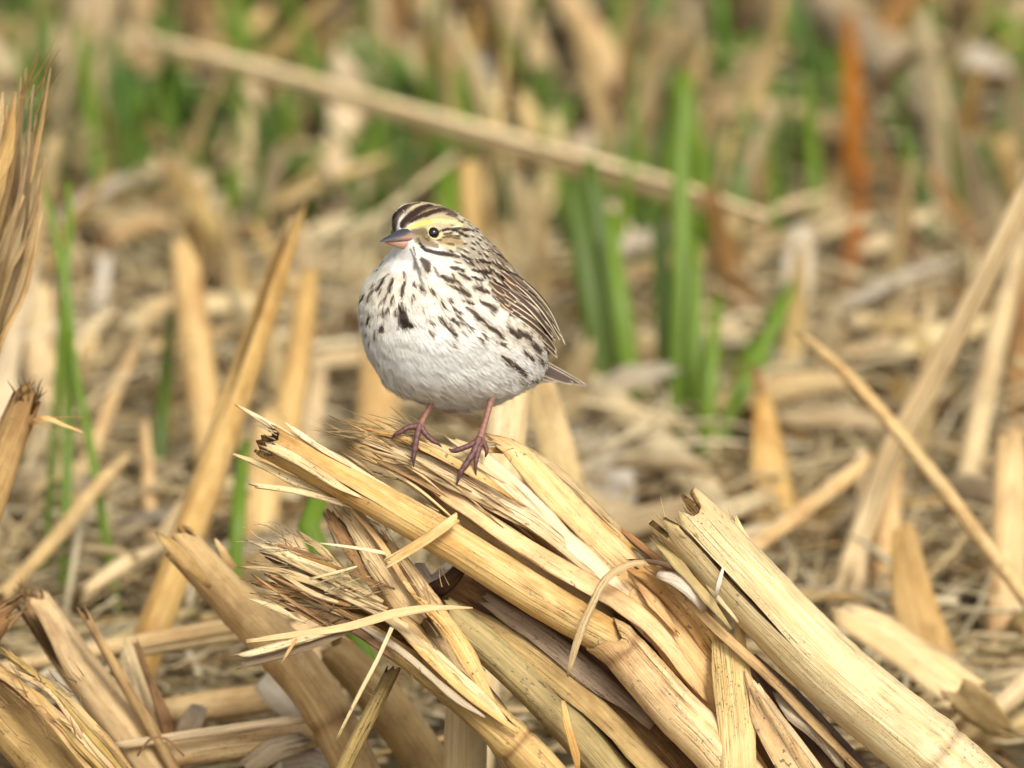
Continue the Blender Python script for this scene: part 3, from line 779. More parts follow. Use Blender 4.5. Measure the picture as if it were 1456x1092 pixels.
for i in range(64):                                                   # broken pieces lying about in the middle distance
    x = random.choice([random.uniform(780, 1500), random.uniform(780, 1500), random.uniform(-60, 470)])
    d = random.uniform(0.34, 0.86); y = foot(x, d); L = random.uniform(90, 230); wv = random.uniform(18, 52)
    a = random.choice([random.gauss(0.5, 0.3), random.gauss(-0.5, 0.35), random.gauss(0, 0.25)])
    dx, dd = L * math.cos(a), L * S * math.sin(a) * 1.6
    up = random.uniform(4, 60)
    mt, tn = random.choice((('pale', 0.95), ('husk', 0.95), ('cream', 0.9), ('pink', 0.95), ('tan', 1.0), ('grey', 1.05), ('white', 0.85)))
    p0 = at(x, y, d); p0[2] = random.uniform(0.022, 0.034)
    p1 = p0 + np.array([dx * S * 0.5, dd * 0.5, up * S * 0.5 + 0.002]); p2 = p0 + np.array([dx * S, dd, up * S])
    Pw = np.array([p0, p1, p2]); Ww = np.array([0.7, 1.0, 0.55]) * wv * S
    kind = i % 3
    if kind == 0:
        g = tube(Pw, Ww * 0.36, n=10, ds=0.008, torn=(0.004, 0.005), tint=np.array([0.92, 0.9, 0.84]) * tn * random.uniform(0.75, 1.1))
        o = mk('dry_straw', g, [M[mt], M['pith']], loc=p0); what = 'straw'
    else:
        g = strip(Pw, Ww, curl=random.uniform(0.2, 1.3), ds=0.007, m=5, torn=(0.006, 0.006), ragged=0.2, roll=random.uniform(-0.7, 0.7), tint=np.array([0.92, 0.9, 0.84]) * tn * random.uniform(0.75, 1.1))
        o = mk('husk_leaf', g, M[mt], loc=p0); what = 'husk strip'
    tag(o, 'broken straw piece lying in the middle distance', 'straw' if kind == 0 else 'husk', 'broken straw pieces lying in the middle distance')
    o['photo_xy'] = (x + dx * 0.5, y - up)
    o['look'] = ('broad ' if wv > 29 else 'narrow ') + {'pink': 'buff', 'husk': 'buff', 'cream': 'pale', 'white': 'bleached'}.get(mt, mt) + ' ' + what + ' lying flat'
def zone(o):
    q = np.array(o['photo_xy'])
    r = 'upper' if q[1] < 330 else 'middle' if q[1] < 640 else 'lower'
    c = 'far left' if q[0] < 290 else 'left' if q[0] < 580 else 'centre' if q[0] < 880 else 'right' if q[0] < 1180 else 'far right'
    return r + ' ' + c
ORD = ['leftmost', 'second from left', 'third from left', 'fourth from left', 'fifth from left', 'sixth from left', 'seventh from left', 'eighth from left', 'ninth from left', 'tenth from left']
fam = {}
for o in list(C.objects):
    if 'photo_xy' in o: fam.setdefault((o['look'], zone(o)), []).append(o)
for (look, zn), os_ in fam.items():
    os_.sort(key=lambda o: o['photo_xy'][0])
    for i_, o in enumerate(os_):
        if len(os_) == 1: o['label'] = look + ' in the ' + zn + ' background'
        else: o['label'] = ORD[min(i_, 9)] + ' ' + look + ' in the ' + zn + ' background'
        if 'photo_xy' in o: del o['photo_xy']
        del o['look']

# green blades
blade('tall green blade at the far left with bent tip', [(60, 250, 0.44), (78, 330, 0.43), (96, 430, 0.42), (98, 560, 0.42), (93, 740, 0.41)], [4, 11, 19, 15, 14], 'green')
blade('shorter green blade crossing the tall blade at left', [(98, 470, 0.42), (114, 560, 0.41), (128, 630, 0.4), (138, 690, 0.39)], [8, 12, 14, 12], 'green')
blade('thin green blade tip beside the tall left blade', [(97, 258, 0.46), (99, 310, 0.46), (94, 380, 0.45)], [7, 12, 11], 'green')
blade('dark green blade beside the yellow standing stalk', [(243, 440, 0.58), (238, 520, 0.56), (228, 620, 0.54)], [12, 20, 22], 'dgreen')
blade('bright green blade just left of the bundle below the main stalk', [(458, 690, 0.22), (438, 745, 0.21), (462, 800, 0.2)], [26, 34, 26], 'green')
blade('short green blade behind the frayed end of the main stalk', [(350, 625, 0.4), (342, 680, 0.38), (338, 740, 0.36)], [14, 22, 20], 'green')
blade('bluish blade rising at the top left', [(150, -10, 1.22), (156, 70, 1.19), (168, 150, 1.15), (176, 200, 1.12)], [18, 24, 24, 20], 'bluegreen')
blade('small green blade in the top left corner', [(82, 15, 1.28), (92, 70, 1.25), (96, 120, 1.22)], [12, 22, 20], 'green')
blade('bluish blade left of the brown dead leaf', [(558, 20, 1.15), (570, 110, 1.12), (566, 230, 1.06)], [16, 28, 26], 'bluegreen')
blade('bright green blade rising straight from behind the sparrow crown', [(662, 85, 1.0), (652, 180, 0.97), (644, 270, 0.93), (640, 380, 0.88)], [14, 32, 36, 32], 'green')
blade('broad green blade slanting under the tan top stalk', [(700, 20, 1.22), (728, 90, 1.19), (760, 150, 1.16), (790, 200, 1.12)], [14, 40, 50, 40], 'green')
blade('green blade right beside the broad slanting one', [(768, 90, 1.16), (776, 140, 1.14), (782, 200, 1.1)], [14, 36, 34], 'dgreen')
blade('tall bright blade standing right of centre', [(972, 90, 1.05), (968, 180, 1.0), (966, 280, 0.95), (972, 380, 0.89)], [16, 34, 34, 28], 'green')
blade('deep green blade below the tall bright blade', [(980, 300, 0.86), (970, 400, 0.82), (966, 500, 0.78)], [18, 34, 34], 'green')
blade('dark green clump blade above the tail', [(815, 215, 1.0), (828, 300, 0.95), (842, 420, 0.9)], [26, 46, 44], 'dgreen')
blade('green blade leaning over the dark gap above the tail', [(850, 250, 0.97), (862, 330, 0.93), (880, 430, 0.88)], [22, 42, 42], 'green')
blade('deep green blade next to the drooping pale leaf', [(920, 260, 0.95), (935, 340, 0.91), (945, 440, 0.86)], [22, 40, 36], 'dgreen')
blade('dark blade tuft left of the grey stalk', [(1150, 10, 1.28), (1122, 50, 1.25), (1112, 120, 1.2)], [20, 50, 44], 'dgreen')
blade('green blade hidden behind the rust orange leaf', [(1175, 60, 1.22), (1182, 130, 1.18), (1180, 200, 1.14)], [20, 40, 34], 'dgreen')
blade('short green blade slanting beside the bleached upright husk', [(1132, 395, 0.8), (1108, 440, 0.77), (1080, 490, 0.74), (1060, 530, 0.72)], [10, 24, 28, 26], 'green')
blade('narrow green blade at the foot of the pale tan leaf', [(1028, 400, 0.82), (1018, 460, 0.79), (1012, 540, 0.75)], [12, 24, 26], 'green')
blade('green blade cutting the top right corner', [(1370, -30, 1.3), (1420, 20, 1.27), (1470, 80, 1.22)], [20, 30, 30], 'green')
blade('green blade down the right edge below the corner blade', [(1440, 60, 1.22), (1450, 130, 1.18), (1462, 200, 1.14)], [20, 32, 30], 'green')
blade('olive blade at the top edge right of the grey stalk', [(1316, -20, 1.3), (1322, 50, 1.26), (1326, 120, 1.22)], [16, 30, 28], 'dgreen')
blade('green blade left of the frayed pale leaf', [(390, 140, 1.1), (386, 210, 1.07), (384, 300, 1.02)], [16, 28, 28], 'dgreen')
blade('green blade below the frayed pale leaf', [(506, 170, 1.08), (516, 240, 1.04), (524, 330, 0.98)], [14, 28, 28], 'green')
blade('dark green blade by the dark gap at the top centre', [(542, 20, 1.24), (536, 80, 1.2), (540, 140, 1.16)], [18, 32, 28], 'dgreen')
blade('bluish blade at the top edge right of the orange tan stalk', [(925, -20, 1.3), (938, 40, 1.26), (942, 110, 1.22)], [18, 28, 28], 'bluegreen')
blade('olive blade between the pinkish strip and the slanting straw', [(300, 120, 1.15), (302, 190, 1.1), (306, 260, 1.06)], [14, 26, 26], 'dgreen')
blade('green blade standing above the pale husk scrap', [(230, 20, 1.26), (234, 90, 1.22), (240, 160, 1.18)], [12, 24, 24], 'green')

# the green clump right of the sparrow, nearer than the grass behind it
for lab, pts, w_, mt in (
    ('tallest bright green blade of the clump right of the sparrow', [(974, 100, 0.64), (968, 240, 0.63), (970, 400, 0.62), (968, 500, 0.61)], [10, 28, 30, 26], 'green'),
    ('leftmost blade of the green clump above the sparrow tail', [(806, 250, 0.66), (822, 320, 0.65), (840, 430, 0.64)], [14, 34, 32], 'dgreen'),
    ('broad dark blade inside the green clump above the tail', [(838, 225, 0.68), (850, 320, 0.67), (862, 430, 0.66)], [18, 42, 40], 'dgreen'),
    ('bright blade in the middle of the green clump above the tail', [(868, 300, 0.65), (874, 370, 0.64), (884, 440, 0.63)], [14, 30, 28], 'green'),
    ('dark blade left of the tallest bright blade', [(934, 290, 0.65), (942, 390, 0.64), (950, 490, 0.63)], [14, 34, 30], 'dgreen'),
    ('short bright blade right of the tallest bright blade', [(990, 340, 0.62), (988, 430, 0.61), (990, 510, 0.60)], [10, 26, 24], 'green'),
    ('lowest blade at the right foot of the green clump', [(1020, 420, 0.60), (1014, 480, 0.59), (1010, 545, 0.58)], [10, 22, 22], 'green'),
    ('slanting bright blade right of the green clump', [(1130, 400, 0.62), (1106, 450, 0.61), (1076, 510, 0.60), (1058, 545, 0.59)], [8, 22, 26, 22], 'green')):
    blade(lab, pts, w_, mt)

# ------------------------------------------------------------------ foreground: broken corn stalks in focus
def frayed(px, py, ang, n, length, spread, w, d, parent, mat='fibre', **kw):
    o = mk('fibre', fray(px, py, ang, n, length, spread, w, d, **kw), M[mat], parent)
    return tag(o, kind='stuff')

END = (0.78, 0.7, 0.62)
# main stalk under the sparrow
A = thing('corn_stalk', 'thick golden stalk running down from its split left end below the sparrow', 'stalk', at(1330, 1450, 0.0))
stalk('stem', None, None, [(383, 629, -0.006), (500, 690, -0.009), (650, 777, -0.010), (770, 851, -0.009), (884, 921, -0.006)],
      [50, 52, 55, 57, 54], 'gold', parent=A, n=24, ds=0.003, torn=(0.006, 0.0), gap=[(0, 0.5), (0.16, 0.16), (0.3, 0.03), (0.34, 0), (1, 0)], seam=0.55, endtint=END, ridge=0.035, bend=0.0006)
stalk('sheath', None, None, [(856, 903, -0.0095), (884, 924, -0.009), (960, 1010, -0.008), (1050, 1105, -0.006), (1330, 1450, 0.0)], [60, 63, 68, 72, 76], 'gold', parent=A, n=24, ds=0.002, torn=(0.006, 0), wall=0.93, endtint=(0.7, 0.6, 0.48), nodes=[(0.035, 0.05)], ridge=0.03, tint=(1.0, 1.0, 0.98))
leaf('splinter', None, None, [(338, 576, -0.004), (386, 604, -0.006), (430, 628, -0.009), (486, 655, -0.011), (560, 697, -0.011)], [3, 13, 15, 12, 3], 'pale', parent=A, ds=0.003, torn=(0.002, 0), ragged=0.3, thick=0.0012, curl=1.2)
leaf('splinter', None, None, [(405, 600, -0.008), (430, 619, -0.010), (462, 640, -0.012), (500, 664, -0.012)], [2, 9, 10, 3], 'cream', parent=A, ds=0.003, ragged=0.3)
leaf('splinter', None, None, [(331, 645, -0.006), (372, 661, -0.007), (420, 682, -0.008), (470, 702, -0.007), (500, 712, -0.004)], [3, 10, 14, 12, 4], 'pale', parent=A, ds=0.003, ragged=0.35, thick=0.0012)
leaf('splinter', None, None, [(360, 689, -0.012), (420, 697, -0.012), (480, 712, -0.010), (510, 722, -0.006)], [9, 9, 9, 4], 'pale', parent=A, ds=0.003, torn=(0.002, 0), ragged=0.35, thick=0.0014, tint=(0.95, 0.9, 0.85))
leaf('splinter', None, None, [(386, 634, -0.015), (430, 657, -0.016), (478, 688, -0.0165), (515, 708, -0.0155)], [14, 15, 12, 2], 'gold', parent=A, ds=0.003, torn=(0.003, 0), thick=0.0009, curl=1.0)
frayed(392, 632, 200, 16, 26, 14, 2.0, -0.006, A, jit=(8, 22))
frayed(400, 612, 208, 9, 34, 8, 2.2, -0.008, A, jit=(16, 8))

# crushed stalk the sparrow stands on
Bk = thing('crushed_stalk', 'crushed golden stalk splitting into flat strips under the sparrow feet', 'stalk', at(1420, 1440, 0.02))
stalk('stem', None, None, [(585, 668, 0.016), (680, 708, 0.018), (790, 775, 0.018), (900, 850, 0.016), (1000, 945, 0.012), (1110, 1080, 0.012), (1420, 1445, 0.02)], [40, 62, 88, 106, 104, 96, 90], 'brown', parent=Bk, n=24, ds=0.004, torn=(0.008, 0), tint=(0.95, 0.95, 0.95))
def bs(pts, w, mat, **kw):
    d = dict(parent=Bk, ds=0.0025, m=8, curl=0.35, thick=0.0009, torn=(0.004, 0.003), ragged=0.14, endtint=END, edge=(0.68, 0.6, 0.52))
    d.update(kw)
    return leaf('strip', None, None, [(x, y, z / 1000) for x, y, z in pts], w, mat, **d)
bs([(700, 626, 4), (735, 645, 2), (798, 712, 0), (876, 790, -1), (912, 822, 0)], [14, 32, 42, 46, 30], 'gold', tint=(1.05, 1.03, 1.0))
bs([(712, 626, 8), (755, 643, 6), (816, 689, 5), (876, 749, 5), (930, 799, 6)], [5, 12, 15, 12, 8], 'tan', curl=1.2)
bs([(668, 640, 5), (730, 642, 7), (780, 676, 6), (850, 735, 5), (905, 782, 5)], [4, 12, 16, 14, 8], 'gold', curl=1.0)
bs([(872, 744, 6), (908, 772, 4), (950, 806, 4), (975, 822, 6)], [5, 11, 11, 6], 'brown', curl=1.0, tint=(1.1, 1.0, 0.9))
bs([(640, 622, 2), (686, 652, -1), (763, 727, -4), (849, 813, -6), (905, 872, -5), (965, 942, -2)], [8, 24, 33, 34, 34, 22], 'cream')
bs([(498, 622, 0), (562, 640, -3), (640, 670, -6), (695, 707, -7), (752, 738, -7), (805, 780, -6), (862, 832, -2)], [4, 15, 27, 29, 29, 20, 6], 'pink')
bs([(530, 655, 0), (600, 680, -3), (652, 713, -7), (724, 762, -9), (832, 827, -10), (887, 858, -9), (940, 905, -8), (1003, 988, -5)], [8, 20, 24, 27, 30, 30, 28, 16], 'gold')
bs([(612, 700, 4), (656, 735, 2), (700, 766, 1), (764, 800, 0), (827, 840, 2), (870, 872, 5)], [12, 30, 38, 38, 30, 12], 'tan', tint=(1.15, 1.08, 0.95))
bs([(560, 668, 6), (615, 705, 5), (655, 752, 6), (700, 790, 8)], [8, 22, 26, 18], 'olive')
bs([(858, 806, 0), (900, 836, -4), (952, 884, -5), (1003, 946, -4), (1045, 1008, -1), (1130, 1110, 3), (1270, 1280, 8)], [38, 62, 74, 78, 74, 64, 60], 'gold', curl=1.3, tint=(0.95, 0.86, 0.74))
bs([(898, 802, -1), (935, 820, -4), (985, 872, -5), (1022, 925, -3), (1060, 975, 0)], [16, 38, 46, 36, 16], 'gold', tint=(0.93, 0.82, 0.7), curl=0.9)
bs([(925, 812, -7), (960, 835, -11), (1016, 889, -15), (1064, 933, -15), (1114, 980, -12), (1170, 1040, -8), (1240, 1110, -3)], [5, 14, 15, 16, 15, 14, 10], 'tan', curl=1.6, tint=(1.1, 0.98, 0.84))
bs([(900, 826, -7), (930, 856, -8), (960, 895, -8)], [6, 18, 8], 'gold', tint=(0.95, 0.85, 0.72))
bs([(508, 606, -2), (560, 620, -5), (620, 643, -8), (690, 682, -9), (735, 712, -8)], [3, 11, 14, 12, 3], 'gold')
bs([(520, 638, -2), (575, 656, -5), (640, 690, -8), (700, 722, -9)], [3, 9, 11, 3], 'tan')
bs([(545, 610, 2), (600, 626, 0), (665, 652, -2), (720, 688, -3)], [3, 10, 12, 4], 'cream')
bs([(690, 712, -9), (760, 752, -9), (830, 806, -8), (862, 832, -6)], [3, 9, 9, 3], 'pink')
for i in range(34):                                                   # thin split strands among the strips
    x = random.uniform(470, 660); y = 598 + (x - 470) * 0.26 + random.uniform(-4, 46)
    L = random.uniform(60, 190); a = math.radians(random.uniform(22, 36))
    d = random.uniform(-8, 6)
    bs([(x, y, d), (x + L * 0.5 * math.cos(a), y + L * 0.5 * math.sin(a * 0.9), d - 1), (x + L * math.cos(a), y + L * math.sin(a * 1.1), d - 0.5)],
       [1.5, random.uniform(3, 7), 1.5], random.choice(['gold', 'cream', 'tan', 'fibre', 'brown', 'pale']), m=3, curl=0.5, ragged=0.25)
frayed(560, 622, 196, 40, 80, 9, 1.6, -0.001, Bk, jit=(50, 14))
frayed(610, 612, 205, 14, 60, 10, 1.5, -0.002, Bk, jit=(30, 8))
frayed(590, 668, 190, 22, 55, 18, 1.6, 0.0, Bk, jit=(50, 16), tone=(0.8, 0.72, 0.62))
frayed(715, 632, 190, 9, 40, 14, 1.6, 0.003, Bk, jit=(20, 6), tone=(0.9, 0.8, 0.65))
frayed(700, 735, 212, 7, 30, 16, 1.3, -0.007, Bk, jit=(90, 50), tone=(0.95, 0.85, 0.7))
frayed(900, 860, 225, 6, 24, 20, 1.2, -0.009, Bk, jit=(90, 80), tone=(0.9, 0.8, 0.66))

# big frayed stalk on the right
G = thing('corn_stalk', 'big pale stalk with a frayed upper end at the lower right', 'stalk', at(1700, 1445, 0.0))
stalk('stem', None, None, [(986, 752, -0.012), (1080, 850, -0.014), (1200, 968, -0.013), (1330, 1078, -0.010), (1480, 1215, -0.006), (1700, 1445, 0.0)], [92, 96, 100, 104, 104, 104], 'pale', parent=G,
      n=28, ds=0.003, torn=(0.010, 0), gap=[(0, 0.12), (0.05, 0.10), (0.09, 0.17), (0.15, 0.12), (0.20, 0.03), (0.22, 0), (1, 0)], seam=0.6, nodes=[(0.46, 0.05)], endtint=(0.86, 0.8, 0.7), ridge=0.03, bend=0.0005)
for pts, wl, mt in (([(946, 737, -8), (985, 784, -14), (1020, 838, -20), (1050, 885, -20)], [3, 14, 18, 4], 'pale'),
                    ([(992, 722, -10), (1012, 770, -18), (1045, 818, -23), (1085, 862, -24)], [2, 12, 20, 4], 'cream'),
                    ([(1008, 716, -12), (1030, 765, -20), (1070, 812, -24), (1120, 862, -22)], [2, 14, 22, 4], 'cream'),
                    ([(1044, 730, -10), (1060, 768, -16), (1095, 810, -19), (1130, 845, -18)], [3, 14, 14, 3], 'gold'),
                    ([(928, 764, -10), (962, 800, -18), (1005, 850, -22), (1040, 895, -20)], [8, 18, 14, 3], 'olive'),
                    ([(965, 744, -6), (990, 770, -10), (1020, 800, -13)], [4, 16, 8], 'grey')):
    leaf('splinter', None, None, [(x, y, z / 1000) for x, y, z in pts], wl, mt, parent=G, ds=0.003, torn=(0.003, 0), ragged=0.3, thick=0.001, curl=1.0, tint=(1, 0.98, 0.94))
leaf('shred', None, None, [(1028, 808, -0.027), (1022, 830, -0.028), (1017, 850, -0.027)], [4, 7, 4], 'white', parent=G, ds=0.003)
frayed(985, 762, 228, 26, 44, 14, 1.8, -0.012, G, jit=(42, 16))
frayed(1018, 752, 243, 16, 44, 12, 1.8, -0.014, G, jit=(26, 10))
frayed(965, 758, 215, 12, 34, 26, 1.4, -0.012, G, jit=(20, 12), bow=0.25)
frayed(975, 770, 48, 16, 40, 14, 1.6, -0.020, G, jit=(30, 20), tone=(0.7, 0.6, 0.48))

# stalk whose frayed end sticks out left, under the main one
Ck = thing('corn_stalk', 'stalk with shredded fibrous left end lying below the main golden stalk', 'stalk', at(1060, 1440, 0.0))
stalk('stem', None, None, [(412, 826, -0.002), (480, 862, -0.005), (560, 912, -0.008), (640, 975, -0.009), (715, 1042, -0.008), (800, 1130, -0.006), (1060, 1442, 0.0)], [40, 46, 48, 52, 56, 60, 64], 'tan', parent=Ck,
      n=22, ds=0.003, torn=(0.012, 0), gap=[(0, 1.6), (0.2, 1.0), (0.38, 0.25), (0.42, 0), (1, 0)], seam=-0.35, nodes=[(0.43, 0.08)], endtint=(0.65, 0.56, 0.48), tint=(1.1, 1.02, 0.9))
for pts, wl, mt in (([(361, 771, -4), (410, 790, -9), (470, 815, -13), (545, 855, -15)], [6, 20, 18, 6], 'pale'),
                    ([(337, 805, -6), (400, 812, -12), (470, 838, -15), (560, 880, -16), (600, 905, -15)], [2, 11, 14, 14, 4], 'fibre'),
                    ([(368, 800, -2), (430, 815, -8), (500, 846, -12)], [6, 16, 8], 'tan'),
                    ([(430, 760, 2), (462, 785, -4), (500, 830, -8)], [4, 14, 10], 'tan'),
                    ([(360, 830, -8), (430, 845, -13), (500, 860, -16)], [4, 12, 8], 'brown'),
                    ([(405, 866, -8), (440, 868, -14), (500, 892, -18), (560, 935, -19)], [4, 12, 16, 6], 'dark'),
                    ([(500, 880, -14), (570, 925, -20), (640, 985, -22), (690, 1020, -21)], [6, 13, 13, 4], 'grey'),
                    ([(520, 850, -12), (600, 915, -19), (680, 985, -20), (720, 1025, -18)], [8, 16, 18, 5], 'gold'),
                    ([(480, 845, -16), (560, 885, -20), (610, 930, -21), (650, 985, -20)], [4, 10, 12, 4], 'tan')):
    leaf('splinter', None, None, [(x, y, z / 1000) for x, y, z in pts], wl, mt, parent=Ck, ds=0.003, torn=(0.004, 0), ragged=0.35, thick=0.001, curl=0.8)
for i in range(16):
    x, y = random.uniform(352, 420), random.uniform(768, 850); L = random.uniform(70, 170); a = math.radians(random.uniform(12, 34)); z0 = random.uniform(-14, -2)
    leaf('splinter', None, None, [(x, y, z0 / 1000), (x + L * 0.5 * math.cos(a), y + L * 0.5 * math.sin(a) + random.uniform(-5, 5), (z0 - 4) / 1000), (x + L * math.cos(a), y + L * math.sin(a), (z0 - 5) / 1000)],
         [random.uniform(2, 5), random.uniform(5, 11), 3], random.choice(['fibre', 'pale', 'tan', 'tan', 'brown']), parent=Ck, ds=0.003, torn=(0.004, 0), ragged=0.4, thick=0.0008, curl=0.5, m=4, roll=random.uniform(-0.5, 0.5))
frayed(420, 800, 198, 26, 62, 12, 1.6, -0.008, Ck, jit=(44, 30))
frayed(430, 835, 186, 18, 56, 16, 1.7, -0.010, Ck, jit=(40, 20), tone=(0.8, 0.7, 0.58))
frayed(500, 860, 190, 22, 60, 22, 1.6, -0.016, Ck, jit=(60, 30), tone=(0.8, 0.68, 0.54))
frayed(480, 842, 345, 18, 70, 16, 1.6, -0.018, Ck, jit=(40, 24))
frayed(600, 950, 220, 16, 26, 16, 1.3, -0.019, Ck, jit=(70, 60), tone=(0.62, 0.54, 0.46))
frayed(420, 770, 215, 14, 40, 30, 1.5, -0.004, Ck, jit=(26, 14), bow=0.3)

# upright crushed stalk crossing behind it
Dk = thing('crushed_stalk', 'split upright stalk with pale inner face left of centre', 'stalk', at(900, 1440, 0.04))
stalk('stem', None, None, [(500, 740, 0.012), (540, 800, 0.012), (590, 870, 0.011), (650, 960, 0.012), (740, 1090, 0.02), (900, 1440, 0.04)], [64, 78, 80, 76, 70, 64], 'tan', parent=Dk, n=22, ds=0.004, torn=(0.008, 0), tint=(0.95, 0.9, 0.85), flat=0.7)
for pts, wl, mt, tn in (([(466, 728, 2), (500, 780, -1), (540, 835, -4), (590, 895, -8), (640, 960, -10)], [14, 22, 22, 20, 8], 'brown', (1, 1, 1)),
                    ([(492, 726, 2), (535, 790, -3), (575, 845, -6), (610, 880, -7)], [22, 40, 40, 26], 'pink', (0.98, 0.95, 0.9)),
                    ([(500, 722, -1), (540, 770, -5), (575, 825, -9), (600, 860, -10)], [5, 9, 9, 4], 'gold', (1, 0.92, 0.8)),
                    ([(545, 762, 2), (580, 810, -2), (612, 858, -6), (640, 890, -6)], [10, 26, 30, 20], 'pink', (0.96, 0.9, 0.82)),
                    ([(566, 800, -5), (590, 840, -9), (612, 880, -12)], [4, 9, 6], 'brown', (0.8, 0.8, 0.8)),
                    ([(588, 845, -12), (628, 880, -17), (665, 935, -19), (700, 1000, -17)], [6, 24, 28, 12], 'gold', (1, 0.9, 0.75)),
                    ([(555, 880, -18), (610, 935, -22), (670, 990, -22), (735, 1040, -18)], [6, 15, 15, 5], 'gold', (1, 0.92, 0.8)),
                    ([(540, 830, -8), (580, 885, -15), (640, 950, -20), (690, 1010, -20)], [6, 12, 14, 6], 'tan', (0.85, 0.8, 0.75))):
    leaf('strip', None, None, [(x, y, z / 1000) for x, y, z in pts], wl, mt, parent=Dk, ds=0.003, torn=(0.004, 0.002), ragged=0.15, thick=0.001, curl=0.9, tint=tn)
frayed(520, 770, 232, 30, 40, 14, 1.5, 0.0, Dk, jit=(50, 40), tone=(0.7, 0.58, 0.44))
frayed(600, 870, 230, 26, 40, 20, 1.5, -0.012, Dk, jit=(40, 40), tone=(0.85, 0.72, 0.55))

# darker stalks lying underneath
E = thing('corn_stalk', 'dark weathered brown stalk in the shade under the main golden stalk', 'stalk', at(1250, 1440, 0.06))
stalk('stem', None, None, [(640, 835, 0.022), (720, 886, 0.022), (820, 965, 0.022), (930, 1070, 0.025), (1250, 1445, 0.06)], [80, 92, 96, 98, 98], 'brown', parent=E, n=22, ds=0.004, torn=(0.006, 0), tint=(0.92, 0.88, 0.86), nodes=[(0.28, 0.06)])  # brown material and lowered tint include the shade beneath the main stalk
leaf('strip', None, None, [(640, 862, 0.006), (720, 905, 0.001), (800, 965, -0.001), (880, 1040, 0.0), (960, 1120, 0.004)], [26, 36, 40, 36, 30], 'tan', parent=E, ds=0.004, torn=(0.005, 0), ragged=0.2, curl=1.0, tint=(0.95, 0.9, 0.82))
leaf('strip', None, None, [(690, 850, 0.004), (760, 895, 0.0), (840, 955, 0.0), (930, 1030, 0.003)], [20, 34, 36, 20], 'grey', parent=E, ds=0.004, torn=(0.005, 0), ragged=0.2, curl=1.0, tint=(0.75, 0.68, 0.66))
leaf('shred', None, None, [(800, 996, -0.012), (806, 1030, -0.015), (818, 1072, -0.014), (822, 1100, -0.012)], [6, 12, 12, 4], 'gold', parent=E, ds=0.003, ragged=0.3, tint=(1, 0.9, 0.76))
frayed(740, 905, 220, 10, 26, 18, 1.3, 0.0, E, jit=(80, 50), tone=(0.6, 0.5, 0.4))
F = thing('corn_stalk', 'olive tan stalk lying beside the dark brown stalk', 'stalk', at(1150, 1440, 0.05))
stalk('stem', None, None, [(628, 868, 0.004), (700, 925, 0.002), (780, 1000, 0.004), (870, 1100, 0.01), (1150, 1445, 0.05)], [46, 50, 54, 58, 60], 'olive', parent=F, n=20, ds=0.004, torn=(0.005, 0), tint=(0.92, 0.92, 0.9))
stalk('corn_stalk', 'small black brown broken stub under the main golden stalk', 'stalk', [(652, 812, -0.004), (632, 832, 0.0), (606, 846, 0.01), (560, 870, 0.03)], [22, 26, 26, 24], 'dark', n=16, ds=0.003, torn=(0.004, 0), tint=(0.55, 0.5, 0.5))
leaf('husk_leaf', 'curled white husk flake beside the black brown stub', 'husk', [(596, 800, 0.012), (612, 826, 0.006), (640, 800, 0.014)], [14, 24, 12], 'white', ds=0.003, wave=0.001)

# loose pieces on and around the bundle
leaf('straw_chip', 'short straw chip lying across the main golden stalk', 'straw', [(548, 801, -0.026), (590, 776, -0.025), (620, 756, -0.024), (651, 734, -0.020)], [15, 16, 16, 15], 'gold', ds=0.003, curl=0.8, torn=(0.001, 0.001), tint=(1.04, 1.02, 0.98))
leaf('husk_leaf', 'long pale pointed leaf strip lying across the shredded stalk end', 'husk', [(350, 911, -0.026), (420, 902, -0.027), (492, 891, -0.029), (560, 872, -0.031), (615, 864, -0.032), (672, 864, -0.029)], [6, 11, 13, 15, 11, 2], 'pink', ds=0.003, curl=0.7, tint=(1.05, 1.0, 0.92))
leaf('husk_leaf', 'grey split straw under the pale pointed leaf strip', 'husk', [(340, 944, -0.022), (400, 929, -0.024), (460, 910, -0.026), (505, 893, -0.027)], [13, 14, 12, 5], 'grey', ds=0.003, curl=1.6, torn=(0.002, 0.002), tint=(0.62, 0.58, 0.56))
leaf('husk_leaf', 'yellowish split straw between the pale leaf strip and the grey one', 'husk', [(343, 932, -0.025), (392, 918, -0.027), (440, 904, -0.028), (490, 892, -0.028)], [10, 12, 12, 5], 'pale', ds=0.003, curl=1.2, torn=(0.003, 0.002))
leaf('straw_sliver', 'thin straw sliver hanging straight below the leaf strip', 'straw', [(422, 908, -0.030), (410, 926, -0.031), (400, 943, -0.031)], [4, 5, 2], 'gold', ds=0.003)
leaf('straw_sliver', 'thin sliver poking out right from the shredded end', 'straw', [(440, 823, -0.020), (480, 813, -0.021), (508, 805, -0.020)], [4, 5, 3], 'fibre', ds=0.003)
leaf('straw_sliver', 'thin pale splinter lying level across the split upright stalk', 'straw', [(455, 772, -0.012), (510, 779, -0.014), (548, 786, -0.014)], [2, 6, 6], 'cream', ds=0.003)
leaf('straw_sliver', 'long thin frayed fibre hanging below the shredded stalk', 'straw', [(557, 892, -0.028), (535, 940, -0.030), (508, 992, -0.030), (478, 1052, -0.028)], [7, 7, 6, 3], 'pale', ds=0.003, ragged=0.3)
stalk('dry_straw', 'thin grey brown stick leaning under the shredded stalk', 'straw', [(560, 950, 0.006), (535, 1000, 0.004), (490, 1090, 0.0), (400, 1290, 0.0), (350, 1440, 0.0)], [20, 22, 22, 22, 22], 'olive', n=14, ds=0.004, tint=(0.85, 0.8, 0.75))
